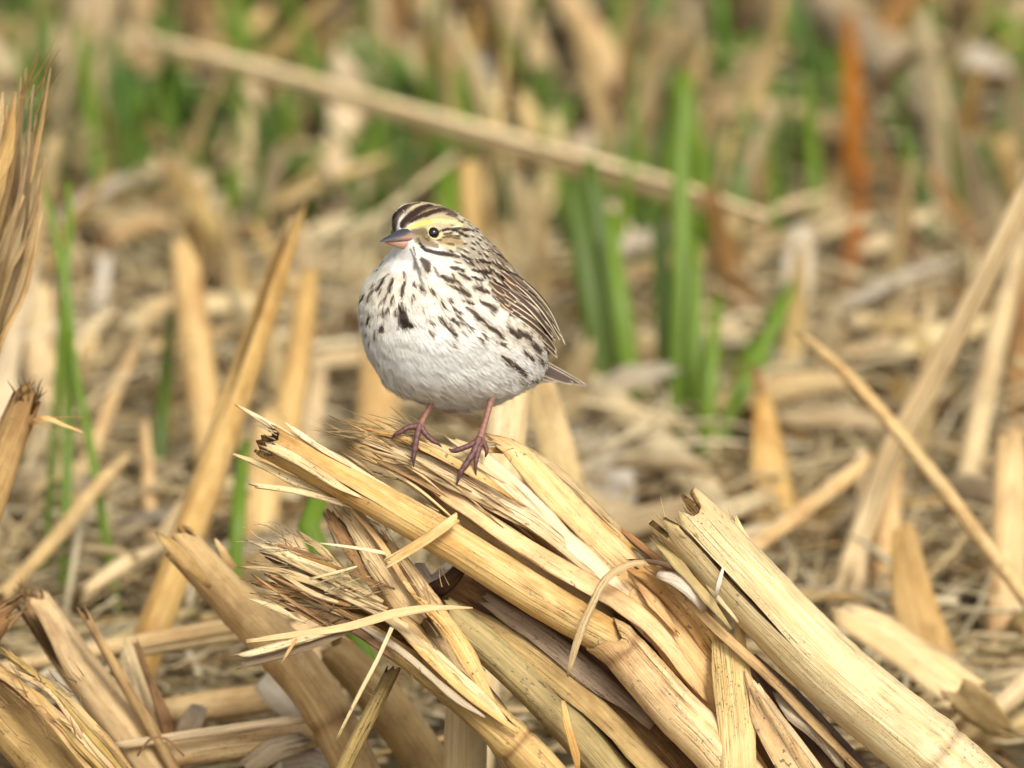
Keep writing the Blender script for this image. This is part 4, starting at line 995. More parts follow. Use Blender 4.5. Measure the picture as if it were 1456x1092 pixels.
leaf('husk_leaf', 'narrow curved husk strip hooked over the bundle and hanging down', 'husk', [(945, 806, -0.010), (918, 799, -0.016), (890, 803, -0.021), (862, 822, -0.025), (846, 850, -0.028), (828, 890, -0.030), (815, 930, -0.030), (807, 962, -0.028)], [6, 9, 11, 12, 11, 12, 10, 4], 'husk', ds=0.003, curl=1.3, tint=(1, 0.98, 0.92))
stalk('dry_straw', 'short dark stem lying on top of the bundle beside the frayed stalk', 'straw', [(898, 797, -0.013), (935, 800, -0.016), (972, 813, -0.016), (1000, 836, -0.010)], [5, 8, 10, 8], 'dark', n=10, ds=0.003, tint=(0.9, 0.9, 0.95))
leaf('husk_leaf', 'small curved white husk beside the frayed right stalk', 'husk', [(935, 814, -0.014), (968, 824, -0.019), (992, 846, -0.020), (1002, 870, -0.016)], [14, 26, 24, 10], 'white', ds=0.003, curl=1.5)
leaf('husk_leaf', 'upright speckled leaf blade standing at the bottom in front of the bundle', 'husk', [(1034, 892, -0.009), (1040, 960, -0.0125), (1048, 1040, -0.015), (1052, 1120, -0.016), (1060, 1300, -0.012), (1066, 1444, -0.004)], [46, 56, 52, 50, 46, 40], 'pale', ds=0.004, curl=0.35, torn=(0.007, 0), tint=(1.03, 0.96, 0.8))
leaf('husk_leaf', 'slanting sunlit leaf piece right of the speckled leaf blade', 'husk', [(1064, 960, -0.013), (1090, 1020, -0.014), (1130, 1090, -0.012), (1220, 1240, -0.004), (1330, 1440, 0.0)], [20, 44, 50, 46, 40], 'gold', ds=0.004, curl=0.5, torn=(0.006, 0))
leaf('husk_leaf', 'thin brown rim of husk between the sunlit piece and the big right stalk', 'husk', [(1070, 968, -0.018), (1110, 1020, -0.020), (1160, 1085, -0.018), (1300, 1280, -0.006)], [6, 9, 9, 8], 'tan', ds=0.004, curl=1.0)
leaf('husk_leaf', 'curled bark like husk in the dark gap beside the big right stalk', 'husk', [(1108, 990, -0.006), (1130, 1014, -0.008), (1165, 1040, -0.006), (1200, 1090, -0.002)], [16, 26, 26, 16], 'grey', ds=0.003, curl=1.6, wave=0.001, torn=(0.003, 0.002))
leaf('husk_leaf', 'dark husk filling the gap between bundle and big right stalk', 'husk', [(1060, 940, 0.008), (1110, 1000, 0.006), (1190, 1090, 0.008), (1500, 1440, 0.03)], [40, 70, 80, 80], 'dark', ds=0.005, curl=1.0)  # dark colour stands in for the shade in this gap
stalk('corn_stalk', 'cream stalk base standing in the gap at the bottom centre', 'stalk', [(664, 985, 0.05), (662, 1060, 0.05), (660, 1200, 0.05)], [58, 64, 64], 'cream', ground=True)

# ------------------------------------------------------------------ lower left: stalks a little behind the sparrow
H = thing('corn_stalk', 'broken tan stalk leaning down to the right with a jagged top at lower left', 'stalk', at(640, 1250, 0.1))
stalk('stem', None, None, [(252, 768, 0.10), (330, 852, 0.10), (400, 925, 0.095), (458, 1000, 0.09), (505, 1092, 0.09), (600, 1300, 0.09), (650, 1400, 0.09)], [54, 58, 70, 66, 64, 64, 64], 'tan', parent=H, n=22, ds=0.004, torn=(0.006, 0), nodes=[(0.17, 0.09), (0.44, 0.06)], tint=(1.08, 0.98, 0.88))
leaf('splinter', None, None, [(221, 756, 0.09), (240, 772, 0.083), (268, 800, 0.08), (300, 835, 0.084)], [3, 18, 22, 6], 'tan', parent=H, ds=0.004, tint=(1.05, 0.95, 0.82))
leaf('splinter', None, None, [(306, 766, 0.11), (318, 786, 0.11), (332, 810, 0.11)], [3, 12, 14], 'gold', parent=H, ds=0.004)
stalk('corn_stalk', 'shaded tan stalk behind the broken leaning stalk', 'stalk', [(470, 920, 0.13), (530, 980, 0.13), (590, 1060, 0.13), (680, 1200, 0.13), (760, 1340, 0.13)], [50, 62, 66, 66, 66], 'tan', n=20, ds=0.005, tint=(0.98, 0.92, 0.85))
I = thing('corn_stalk', 'grey brown stalk with an open hollow top at the lower left', 'stalk', at(420, 1380, 0.12))
stalk('stem', None, None, [(40, 846, 0.12), (92, 922, 0.12), (150, 1000, 0.115), (210, 1080, 0.11), (430, 1390, 0.12)], [50, 56, 60, 62, 62], 'tan', parent=I, n=22, ds=0.004, torn=(0.004, 0), gap=[(0, 1.3), (0.1, 0.8), (0.17, 0.1), (0.19, 0), (1, 0)], seam=1.0, tint=(0.98, 0.9, 0.82))
frayed(44, 846, 240, 22, 22, 50, 2.2, 0.115, I, jit=(14, 10), tone=(0.5, 0.4, 0.32))
stalk('dry_straw', 'thin brown stick leaning beside the hollow topped stalk', 'straw', [(121, 874, 0.10), (150, 925, 0.10), (190, 995, 0.10), (226, 1055, 0.10), (330, 1250, 0.11)], [11, 14, 17, 18, 18], 'tan', n=12, ds=0.005, tint=(0.85, 0.75, 0.66))
leaf('husk_leaf', 'cream folded leaf standing behind the thin brown stick', 'husk', [(180, 920, 0.14), (196, 970, 0.135), (218, 1040, 0.13), (236, 1100, 0.13)], [26, 40, 38, 30], 'cream', ground=True, curl=0.6, torn=(0.003, 0))
stalk('dry_straw', 'brown stem with a dark knot beside the cream folded leaf', 'straw', [(196, 922, 0.125), (212, 965, 0.125), (230, 1012, 0.12), (240, 1050, 0.12), (262, 1130, 0.12)], [9, 12, 18, 18, 18], 'brown', ground=True, n=12, ds=0.004, nodes=[(0.28, 0.4)])
stalk('dry_straw', 'pinkish horizontal straw lying behind the lower left stalks', 'straw', [(-10, 952, 0.2), (100, 932, 0.2), (230, 908, 0.2), (345, 888, 0.2), (420, 874, 0.21)], [20, 23, 24, 24, 22], 'pink', n=14, ds=0.006, tint=(0.98, 0.95, 0.92))
stalk('dry_straw', 'darker straw lying just below the pinkish horizontal one', 'straw', [(170, 930, 0.22), (260, 916, 0.22), (360, 902, 0.22)], [16, 18, 18], 'tan', n=12, ds=0.006)
stalk('corn_stalk', 'thick golden stalk lying level at the lower left', 'stalk', [(230, 1012, 0.2), (310, 1002, 0.2), (400, 990, 0.2), (470, 982, 0.2)], [36, 42, 42, 40], 'gold', n=16, ds=0.006)
leaf('husk_leaf', 'bleached husk between the golden level stalk and the broken stalk', 'husk', [(372, 965, 0.17), (396, 985, 0.17), (430, 1020, 0.17)], [34, 46, 40], 'white', curl=0.8)
leaf('husk_leaf', 'small grey husk leaning on the golden level stalk', 'husk', [(284, 1002, 0.16), (272, 1025, 0.15), (258, 1050, 0.15)], [24, 34, 28], 'grey', curl=0.6, tint=(1.15, 1.12, 1.12))
stalk('corn_stalk', 'level golden stalk lowest at the left along the bottom', 'stalk', [(150, 1086, 0.11), (240, 1074, 0.11), (340, 1060, 0.11), (450, 1044, 0.12)], [32, 36, 38, 38], 'gold', n=18, ds=0.005)
stalk('dry_straw', 'thin pale straw on top of the lowest level stalk', 'straw', [(160, 1062, 0.1), (250, 1048, 0.1), (350, 1034, 0.1), (445, 1020, 0.1)], [12, 14, 15, 14], 'pink', n=12, ds=0.005)
leaf('husk_leaf', 'bleached husk behind the hollow topped stalk', 'husk', [(72, 958, 0.15), (100, 985, 0.15), (140, 1030, 0.15)], [26, 36, 30], 'white', curl=0.8)
leaf('husk_leaf', 'torn grey husk at the bottom left of centre', 'husk', [(350, 1092, 0.1), (385, 1065, 0.1), (440, 1050, 0.1)], [30, 40, 26], 'grey', curl=1.0, torn=(0.005, 0.003), wave=0.002)
leaf('husk_leaf', 'pale husk scrap lying at the bottom beside the torn grey husk', 'husk', [(400, 1080, 0.12), (440, 1072, 0.12), (480, 1085, 0.12)], [30, 40, 30], 'white', curl=0.8)
J = thing('corn_stalk', 'thick stalk with a fibrous upper side in the bottom left corner', 'stalk', at(200, 1300, 0.04))
stalk('stem', None, None, [(-60, 960, 0.05), (0, 1010, 0.05), (70, 1085, 0.05), (150, 1190, 0.05), (300, 1420, 0.05)], [80, 82, 84, 84, 84], 'tan', parent=J, n=22, ds=0.004, tint=(1.1, 1.0, 0.85), torn=(0.004, 0))
for i in range(9):
    o_ = i * 7
    leaf('splinter', None, None, [(-30 + o_ * 0.9, 925 + random.uniform(0, 30), 0.036), (35 + o_, 985 + random.uniform(-6, 14), 0.026), (95 + o_, 1050 + random.uniform(-6, 10), 0.024), (150 + o_, 1120, 0.03)],
         [6, random.uniform(8, 15), random.uniform(8, 14), 5], random.choice(['tan', 'brown', 'olive', 'tan']), parent=J, ds=0.004, ragged=0.4, torn=(0.004, 0.002), thick=0.0012, tint=(1.05, 0.95, 0.85))
frayed(60, 1010, 225, 60, 36, 16, 1.7, 0.024, J, jit=(60, 50), tone=(0.72, 0.6, 0.46))
stalk('corn_stalk', 'dark splintered stub poking in at the left edge', 'stalk', [(26, 866, 0.08), (-10, 890, 0.08), (-70, 930, 0.08)], [34, 50, 52], 'brown', n=16, ds=0.004, torn=(0.008, 0.002), tint=(0.8, 0.75, 0.7))
leaf('straw_sliver', 'slim curled hair of straw over the lowest level stalk', 'straw', [(195, 1075, 0.07), (212, 1052, 0.07), (236, 1050, 0.07), (262, 1075, 0.07)], [3, 4, 4, 3], 'brown', ds=0.003)
St = thing('corn_stalk', 'brown broken stalk with a dark frayed top at the left edge', 'stalk', at(-140, 1150, 0.1))
stalk('stem', None, None, [(38, 566, 0.09), (16, 620, 0.09), (-12, 700, 0.09), (-60, 830, 0.095), (-150, 1100, 0.1), (-190, 1300, 0.1)], [44, 47, 52, 56, 58, 58], 'tan', parent=St, n=22, ds=0.004, torn=(0.006, 0), nodes=[(0.05, 0.05)], endtint=(0.5, 0.42, 0.36), tint=(0.98, 0.88, 0.78))
frayed(38, 566, 282, 36, 24, 26, 2.4, 0.088, St, jit=(18, 8), tone=(0.5, 0.4, 0.3))
frayed(52, 594, 10, 7, 60, 9, 1.8, 0.085, St, jit=(6, 5), tone=(1, 0.8, 0.6))
leaf('shred', None, None, [(44, 600, 0.084), (66, 594, 0.08), (90, 604, 0.08), (118, 614, 0.08)], [10, 9, 5, 2], 'gold', parent=St, ds=0.003, tint=(1, 0.82, 0.62))
Tt = thing('dry_tassel', 'golden brown tassel of dry blades fanning up at the left edge', 'dry grass', at(-70, 900, 0.14))
for i, (tx, ty, bx, by, wd) in enumerate(((38, 96, -10, 330, 9), (72, 96, -5, 380, 8), (66, 130, 0, 360, 9), (22, 130, -20, 300, 22), (10, 150, -24, 340, 26), (52, 160, -6, 420, 10), (64, 225, 0, 470, 10),
                                         (58, 240, -8, 440, 8), (30, 190, -16, 420, 16), (44, 260, -6, 480, 10), (4, 130, -30, 300, 20), (60, 300, -10, 520, 9), (30, 110, -14, 380, 8), (48, 120, -4, 400, 8))):
    mx, my = (tx * 0.62 + bx * 0.38), (ty + by) / 2
    d0 = 0.085 + 0.012 * random.uniform(-1, 1)
    leaf('blade', None, None, [(tx, ty, d0), (mx + 3, my, d0), (bx, by, d0 + 0.004), (bx - 45, by + 260, 0.14), (-75, 900, 0.14)], [2, wd, wd * 1.1, wd, 6], 'gloss', parent=Tt, ds=0.006, curl=0.8, tint=[random.uniform(0.45, 1.2)] * 3)
frayed(40, 170, 292, 14, 90, 8, 2.2, 0.085, Tt, jit=(24, 60), tone=(0.75, 0.6, 0.42))

# ------------------------------------------------------------------ the sparrow
# modelled in a local frame: x right, y down, z away (unit: S metres), then set in the world
def to_world(q):
    q = np.asarray(q, float)
    d = q[..., 2:3] * S
    k = S * (1 + d / DIST)
    return CAM + FWD * (DIST + d) + RIGHT * (q[..., 0:1] - 728) * k - UP * (q[..., 1:2] - 546) * k

HEADC = np.array([611.0, 340.0, -32.0])
HAX = nrm(np.array([-0.72, 0.03, -0.69]))          # where the beak points
HLAT = nrm(np.array([0.69, 0.0, -0.72]))           # the head's near side
BLAT = nrm(np.array([0.76, 0.0, -0.65]))           # the body's near side
BCEN = np.array([642.0, 455.0, 4.0])

def sdf(p):
    def ell(c, r, ax=None):
        q = p - np.array(c)
        if ax is not None:
            a1 = nrm(np.array(ax)); a2 = nrm(np.cross(a1, [0.31, 0.0, 0.95]) if abs(a1[1]) > 0.9 else np.cross(a1, [0, 1, 0])); a3 = np.cross(a1, a2)
            q = np.stack([q @ a1, q @ a2, q @ a3], -1)
        r = np.array(r, float)
        k0 = np.linalg.norm(q / r, axis=-1); k1 = np.linalg.norm(q / r ** 2, axis=-1) + 1e-9
        return k0 * (k0 - 1) / k1
    def smin(a, b, k):
        h = np.clip(0.5 + 0.5 * (b - a) / k, 0, 1)
        return b * (1 - h) + a * h - k * h * (1 - h)
    d = ell((655, 476, 22), (150, 114, 102), (0.66, 0.16, 0.74))
    d = smin(d, ell((604, 446, -26), (92, 92, 88)), 40)
    d = smin(d, ell((632, 392, -12), (80, 74, 78)), 40)
    d = smin(d, ell((690, 424, 34), (84, 80, 84)), 40)
    d = smin(d, ell(HEADC, (51, 50, 50)), 16)
    d = smin(d, ell((590, 347, -54), (28, 24, 28)), 20)
    return d

OUT = np.array([(557, 318), (556, 308), (563, 299), (574, 292), (590, 288.5), (608, 288), (625, 291), (642, 298), (655, 304), (668, 315), (682, 328),
    (696, 343), (708, 356), (722, 370), (738, 390), (752, 407), (765, 424), (776, 442), (783, 460), (786, 480), (783, 500), (775, 517), (767, 535),
    (757, 547), (742, 556), (722, 566), (700, 574), (675, 580), (650, 582), (625, 579), (605, 573), (585, 566), (565, 557), (548, 544), (535, 525), (524, 506),
    (517, 490), (513, 470), (511, 450), (512, 430), (516, 412), (522, 398), (530, 385), (538, 374), (548, 363), (556, 354), (560, 345), (560, 335), (557, 325)], float)

import bmesh
def make_body():
    bm = bmesh.new()
    bmesh.ops.create_icosphere(bm, subdivisions=7, radius=1)
    D = np.array([v.co[:] for v in bm.verts]); F = [[v.index for v in f.verts] for f in bm.faces]
    bm.free()
    D = nrm(D)
    c = np.array([640.0, 440.0, 5.0])
    r = np.full(len(D), 330.0)
    for _ in range(90):
        r -= 0.7 * sdf(c + D * r[:, None])
    V = c + D * r[:, None]
    ph = np.arctan2(V[:, 1] - 440, V[:, 0] - 640)
    rad = np.hypot(V[:, 1] - 440, V[:, 0] - 640)
    nb = 180
    b = ((ph + math.pi) / (2 * math.pi) * nb).astype(int) % nb
    cur = np.array([rad[b == i].max() for i in range(nb)])
    ang = (np.arange(nb) + 0.5) / nb * 2 * math.pi - math.pi
    dirs = np.stack([np.cos(ang), np.sin(ang)], -1)
    tgt = np.zeros(nb)
    A = OUT - np.array([640, 440]); B2 = np.roll(A, -1, 0)
    for i, u in enumerate(dirs):
        e = B2 - A
        den = u[0] * e[:, 1] - u[1] * e[:, 0]
        t = (A[:, 0] * e[:, 1] - A[:, 1] * e[:, 0]) / (den + 1e-9)
        s_ = (A[:, 0] * u[1] - A[:, 1] * u[0]) / (den + 1e-9)
        ok = (t > 0) & (s_ >= -1e-6) & (s_ <= 1 + 1e-6)
        tgt[i] = t[ok].max()
    ratio = (tgt - np.where(dirs[:, 1] < -0.75, 0.5, 2.5)) / cur
    print('silhouette ratio', np.round(ratio[::6], 2))
    ker = np.array([1, 2, 1]) / 4
    ratio = np.convolve(np.concatenate([ratio[-1:], ratio, ratio[:1]]), ker, 'valid')
    rr = np.interp(ph, np.concatenate([ang - 2 * math.pi, ang, ang + 2 * math.pi]), np.tile(ratio, 3))
    V[:, 0] = 640 + (V[:, 0] - 640) * rr
    V[:, 1] = 440 + (V[:, 1] - 440) * rr
    from mathutils import noise as mn
    dv = nrm(V - c)
    for i, p in enumerate(V):
        q = Vector(p)
        kh = 0.35 if np.linalg.norm(p - HEADC) < 58 else 1.0
        V[i] += dv[i] * kh * (2.3 * mn.noise(q * 0.028) + 1.3 * mn.noise(q * 0.075))
    return V, np.array(F)
BV, BF = make_body()
BVH = BVHTree.FromPolygons([tuple(v) for v in BV], BF.tolist())
fn = np.cross(BV[BF[:, 1]] - BV[BF[:, 0]], BV[BF[:, 2]] - BV[BF[:, 0]])
farea = np.linalg.norm(fn, axis=1) / 2
vn = np.zeros_like(BV)
for i in range(3): np.add.at(vn, BF[:, i], fn)
vn = nrm(vn)

def surf(x, y, off=0.0, snap=False):
    h = BVH.ray_cast(Vector((x, y, -500)), Vector((0, 0, 1)))
    if h[0] is not None:
        p = np.array(h[0]); n = np.array(h[1])
    else:
        q = BVH.find_nearest(Vector((x, y, 40)))
        p = np.array(q[0]) if snap else np.array([x, y, q[0][2]]); n = np.array(q[1])
    return p + n * off, n

# markings: (points on the body, half widths, colour, softness, strength)
MARKS = []
DARK = lin(58, 44, 38); DARK2 = lin(84, 66, 56); CREAM = lin(226, 214, 184); YEL = lin(226, 204, 92)
def mark(pts, w, col, soft=0.35, strength=1.0, conv=None, mirror=False):
    if conv: ox, oy, k = conv; pts = [(ox + x / k, oy + y / k) for x, y in pts]; w = [x / k for x in (w if isinstance(w, (list, tuple)) else [w])]
    w = w if isinstance(w, (list, tuple)) else [w]
    P = np.array([surf(x, y, 0.0, True)[0] for x, y in pts])
    W = np.interp(np.linspace(0, 1, len(P)), np.linspace(0, 1, len(w)), w) / 2
    MARKS.append((P, W, np.array(col), soft, strength))
    if mirror:
        Q = P - 2 * ((P - BCEN) @ BLAT)[:, None] * BLAT
        Q = np.array([BVH.find_nearest(Vector(q))[0][:] for q in Q])
        if Q[:, 2].mean() > 0: MARKS.append((Q, W, np.array(col), soft, strength))
Z1 = (490, 270, 4.044); Z2 = (520, 280, 8.089)
streaks = [(125,500,205,455,18),(200,555,262,475,20),(155,605,180,550,18),(105,620,135,575,22),(265,560,290,490,20),(330,580,345,510,22),(275,610,290,580,14),
 (215,625,232,600,14),(205,680,255,650,16),(135,730,165,685,20),(105,745,118,705,14),(200,780,220,735,20),(172,820,182,785,16),(125,810,130,780,14),
 (138,855,145,838,12),(90,700,95,670,12),(380,615,390,585,14),(425,530,445,560,18),(430,640,440,670,14),(480,545,500,580,20),(530,600,550,650,18),
 (570,600,600,625,16),(470,720,490,750,16),(525,705,555,745,22),(575,705,610,735,20),(575,770,610,810,20),(592,850,605,880,18),(660,610,710,635,22),
 (622,545,690,575,28),(720,535,800,570,30),(750,620,830,670,30),(680,660,770,740,28),(760,740,840,790,26),(840,790,885,830,22),(665,750,700,775,16),
 (740,825,760,850,14),(548,485,605,510,30),(905,760,970,825,32),(970,790,1050,830,32),(1040,850,1110,910,34),(870,935,930,970,18),(930,970,1000,1040,26),
 (975,1060,1000,1092,22),(1040,1070,1080,1092,26),(1090,940,1125,990,24),(440,740,450,715,10),(300,650,290,690,14),(345,455,350,480,14),(395,510,400,540,14),
 (640,470,700,495,22),(610,545,560,520,12),(160,650,150,690,12),(245,600,255,570,12),(230,540,215,575,12),(820,600,870,640,20),(600,650,640,690,12),(850,850,900,880,14),(1000,900,1060,960,18)]
for i in range(34):
    x = random.uniform(110, 1000); y = random.uniform(460, 800)
    if (y > 560 + 0.42 * x + 40 and x > 300) or (x < 320 and y > 540): continue
    streaks.append((x, y, x + random.uniform(5, 30) * (1 if x > 330 else -0.6), y + random.uniform(24, 44), random.uniform(9, 15)))
for x0, y0, x1, y1, w_ in streaks:
    if y1 < y0: x0, y0, x1, y1 = x1, y1, x0, y0
    mark([(x0, y0), (x1, y1)], [w_ * 2.2, w_ * 2.6], lin(196, 172, 134), 0.9, 0.3, Z1, True)
for x0, y0, x1, y1, w_ in streaks:
    if y1 < y0: x0, y0, x1, y1 = x1, y1, x0, y0
    mark([(x0, y0), ((x0 + x1) / 2, (y0 + y1) / 2), (x1, y1)], [w_ * 0.8, w_ * 1.25, w_ * 0.95], lin(98, 80, 66) if w_ < 17 else lin(74, 58, 48), 0.5, 0.97, Z1, True)
mark([(318, 628), (330, 680), (345, 745)], [24, 46, 62], DARK, 0.45, 0.95, Z1)
mark([(330, 725), (375, 750)], [50, 30], DARK, 0.5, 0.9, Z1)
mark([(312, 690), (298, 770)], [26, 14], DARK2, 0.6, 0.7, Z1)
# throat and its dark borders
mark([(320, 345), (325, 430)], [100, 84], lin(240, 236, 226), 0.4, 1.0, Z1)
mark([(370, 335), (398, 385), (405, 430)], [10, 20, 40], DARK2, 0.5, 0.75, Z1)
mark([(435, 385), (462, 415), (470, 450)], [26, 46, 30], DARK2, 0.45, 0.95, Z1)
mark([(420, 440), (430, 500), (445, 530)], [24, 22, 14], DARK2, 0.5, 0.7, Z1)
mark([(250, 372), (225, 415)], [26, 30], DARK2, 0.5, 0.8, Z1)
mark([(215, 395), (190, 425)], [16, 20], DARK2, 0.5, 0.8, Z1)
mark([(185, 440), (150, 470)], [14, 18], DARK2, 0.5, 0.8, Z1)
mark([(245, 330), (228, 350)], [18, 14], DARK, 0.5, 0.9, Z1)
mark([(500, 430), (525, 480)], [12, 24], DARK2, 0.5, 0.7, Z1)
# shoulder and back
for x0, y0, x1, y1, w_ in [(720,450,830,468,26),(880,490,950,562,42),(945,480,1005,560,34),(845,415,880,442,24),(890,568,928,586,22),(830,500,872,540,22),(840,345,920,392,26),(905,400,960,440,26),
                           (590,435,660,450,24),(760,395,830,415,22),(880,440,930,470,24),(930,560,980,580,20),(700,480,780,500,18),(985,470,1010,500,18),(660,380,720,395,16)]:
    mark([(x0, y0), ((x0 + x1) / 2, (y0 + y1) / 2), (x1, y1)], [w_ * 0.5, w_ * 1.05, w_ * 0.8], DARK, 0.35, 0.95, Z1, True)
# crown and face
CAP = lin(98, 80, 64)
mark([(330, 345), (350, 250), (430, 160), (520, 105), (600, 80)], [170, 170, 140, 100, 60], CAP, 0.25, 0.97, Z2)
mark([(440, 345), (520, 250), (640, 180), (760, 150), (900, 150), (1000, 200)], [90, 160, 190, 180, 150, 100], CAP, 0.25, 0.97, Z2)
mark([(290, 330), (340, 240), (420, 160), (500, 100)], [60, 90, 90, 60], DARK, 0.35, 0.9, Z2)
mark([(420, 345), (500, 250), (600, 170), (720, 110), (880, 100)], [70, 96, 90, 70, 60], DARK, 0.3, 0.98, Z2)
mark([(520, 310), (600, 255), (700, 215), (850, 155), (900, 150)], [40, 60, 66, 60, 30], DARK, 0.35, 0.95, Z2)
mark([(600, 225), (700, 175), (780, 150), (860, 130)], [8, 18, 20, 14], lin(172, 148, 104), 0.5, 0.85, Z2)
mark([(400, 300), (450, 228), (530, 146), (620, 94), (700, 70), (790, 60)], [10, 18, 20, 18, 16, 14], lin(200, 187, 154), 0.4, 0.95, Z2)
mark([(430, 170), (455, 215)], [10, 10], lin(200, 186, 150), 0.5, 0.7, Z2)
mark([(880, 330), (990, 280), (1080, 250)], [70, 80, 60], lin(188, 174, 138), 0.6, 0.8, Z2)
for a_ in ([(870, 110), (960, 150), (1030, 190)], [(850, 160), (950, 190), (1040, 240)], [(900, 210), (1000, 235), (1090, 300)], [(960, 120), (1060, 180)]):
    mark(a_, [26, 30, 20], lin(96, 78, 62), 0.5, 0.9, Z2)
mark([(470, 395), (550, 355), (660, 320), (760, 292)], [34, 46, 46, 36], YEL, 0.6, 0.9, Z2)
mark([(760, 290), (840, 284), (900, 290)], [40, 40, 36], lin(222, 206, 142), 0.6, 0.85, Z2)
mark([(880, 295), (980, 300), (1080, 320)], [56, 50, 46], lin(224, 208, 146), 0.5, 0.8, Z2)
mark([(540, 430), (640, 420), (690, 425)], [80, 100, 76], lin(112, 97, 68), 0.5, 0.95, Z2)
mark([(590, 500), (700, 525), (790, 560)], [80, 90, 60], lin(140, 120, 84), 0.5, 0.9, Z2)
mark([(860, 510), (960, 500), (1060, 520)], [90, 130, 90], lin(166, 142, 100), 0.5, 0.9, Z2)
mark([(880, 565), (1000, 590)], [50, 44], lin(214, 196, 150), 0.6, 0.8, Z2)
mark([(600, 545), (640, 580)], [30, 30], lin(130, 112, 82), 0.6, 0.8, Z2)
mark([(1030, 585), (1070, 600)], [30, 24], DARK2, 0.5, 0.6, Z2)
for (a, b) in (((700, 470), (850, 500)), ((870, 470), (960, 455)), ((900, 530), (980, 545)), ((640, 470), (690, 500)), ((980, 470), (1050, 480))):
    mark([a, b], [20, 32], lin(94, 74, 54), 0.6, 0.85, Z2)
mark([(840, 398), (930, 378), (1010, 392), (1080, 425), (1125, 450)], [28, 36, 36, 44, 40], DARK, 0.4, 0.97, Z2)
mark([(1090, 385), (1170, 375)], [36, 40], DARK, 0.4, 0.9, Z2)
mark([(570, 500), (610, 555), (670, 600), (760, 625), (860, 645), (965, 665)], [26, 36, 42, 48, 64, 46], DARK, 0.45, 0.95, Z2)
mark([(520, 470), (560, 520)], [60, 50], lin(150, 134, 100), 0.5, 0.8, Z2)
mark([(560, 585), (630, 635), (720, 680), (820, 735), (900, 790)], [34, 54, 66, 66, 50], lin(236, 226, 200), 0.4, 0.95, Z2)
mark([(525, 570), (560, 650)], [12, 16], DARK2, 0.5, 0.8, Z2)
mark([(930, 770), (1010, 800)], [26, 34], DARK2, 0.5, 0.8, Z2)
mark([(985, 730), (1060, 750)], [22, 26], DARK2, 0.5, 0.8, Z2)
EYE, EYEN = surf(616.8, 330.7)
t_ = nrm(np.cross(EYEN, [0, 1, 0])); u_ = np.cross(EYEN, t_)
ringp = np.array([EYE + 9.8 * (math.cos(a) * t_ + math.sin(a) * u_) for a in np.linspace(0, 2 * math.pi, 17)])
MARKS.append((ringp, np.full(17, 0.95), np.array(lin(226, 212, 150)), 0.5, 0.95))
# small streaks of nape and mantle
def ybk(x):
    return np.interp(x, [600, 640, 680, 720, 760, 790, 820], [352, 364, 386, 424, 474, 512, 560])
def back_w(p):
    v = sstep((ybk(p[:, 0]) - p[:, 1] + 10) / 20) * sstep((p[:, 0] - 622) / 20)
    return np.maximum(v, sstep((p[:, 2] - 60) / 40) * sstep((520 - p[:, 1]) / 30))
TAIL = np.array([815.0, 548, 110]); THROAT = np.array([584.0, 348, -66])
def flow(p, n):
    a = nrm(p - THROAT); b = nrm(TAIL - p)
    dh = np.linalg.norm(p - HEADC, axis=1)
    k = sstep((dh - 55) / 130)[:, None] * 0.75
    f = a * (1 - k) + b * k + np.array([0, 0.12, 0]) * k
    f = f - (f * n).sum(1)[:, None] * n
    return nrm(f)
cand = RNG.choice(len(BV), 5200, p=None)
bw = back_w(BV[cand]); dh = np.linalg.norm(BV[cand] - HEADC, axis=1)
cand = cand[((bw > 0.45) & (dh > 47)) | ((BV[cand][:, 0] > 634) & (BV[cand][:, 1] < 350))]
fl = flow(BV[cand], vn[cand])
kept = []; headm = MARKS; MARKS = []
for p, f, n_ in zip(BV[cand], fl, vn[cand]):
    if any(((p - q) ** 2).sum() < (80 if np.linalg.norm(p - HEADC) < 100 else 130) for q in kept): continue
    kept.append(p)
    near_ = np.linalg.norm(p - HEADC) < 100
    L = random.uniform(6, 10) if near_ else random.uniform(11, 19)
    P = np.array([p - f * L / 2, p, p + f * L / 2])
    MARKS.append((P, np.array([1.1, 2.7, 1.7]) * (1.2 if near_ else 1.5) * random.uniform(0.7, 1.2), np.array(DARK if random.random() < 0.75 else DARK2), 0.5, 0.9))
    if random.random() < 0.8:
        s_ = np.cross(n_, f) * 3.4
        MARKS.append((P + s_ * (1 if near_ else 1.35), np.array([0.8, 1.9, 1.2]) * (1 if near_ else 1.4), np.array(lin(222, 210, 184)), 0.5, 0.85))

MARKS = MARKS + headm

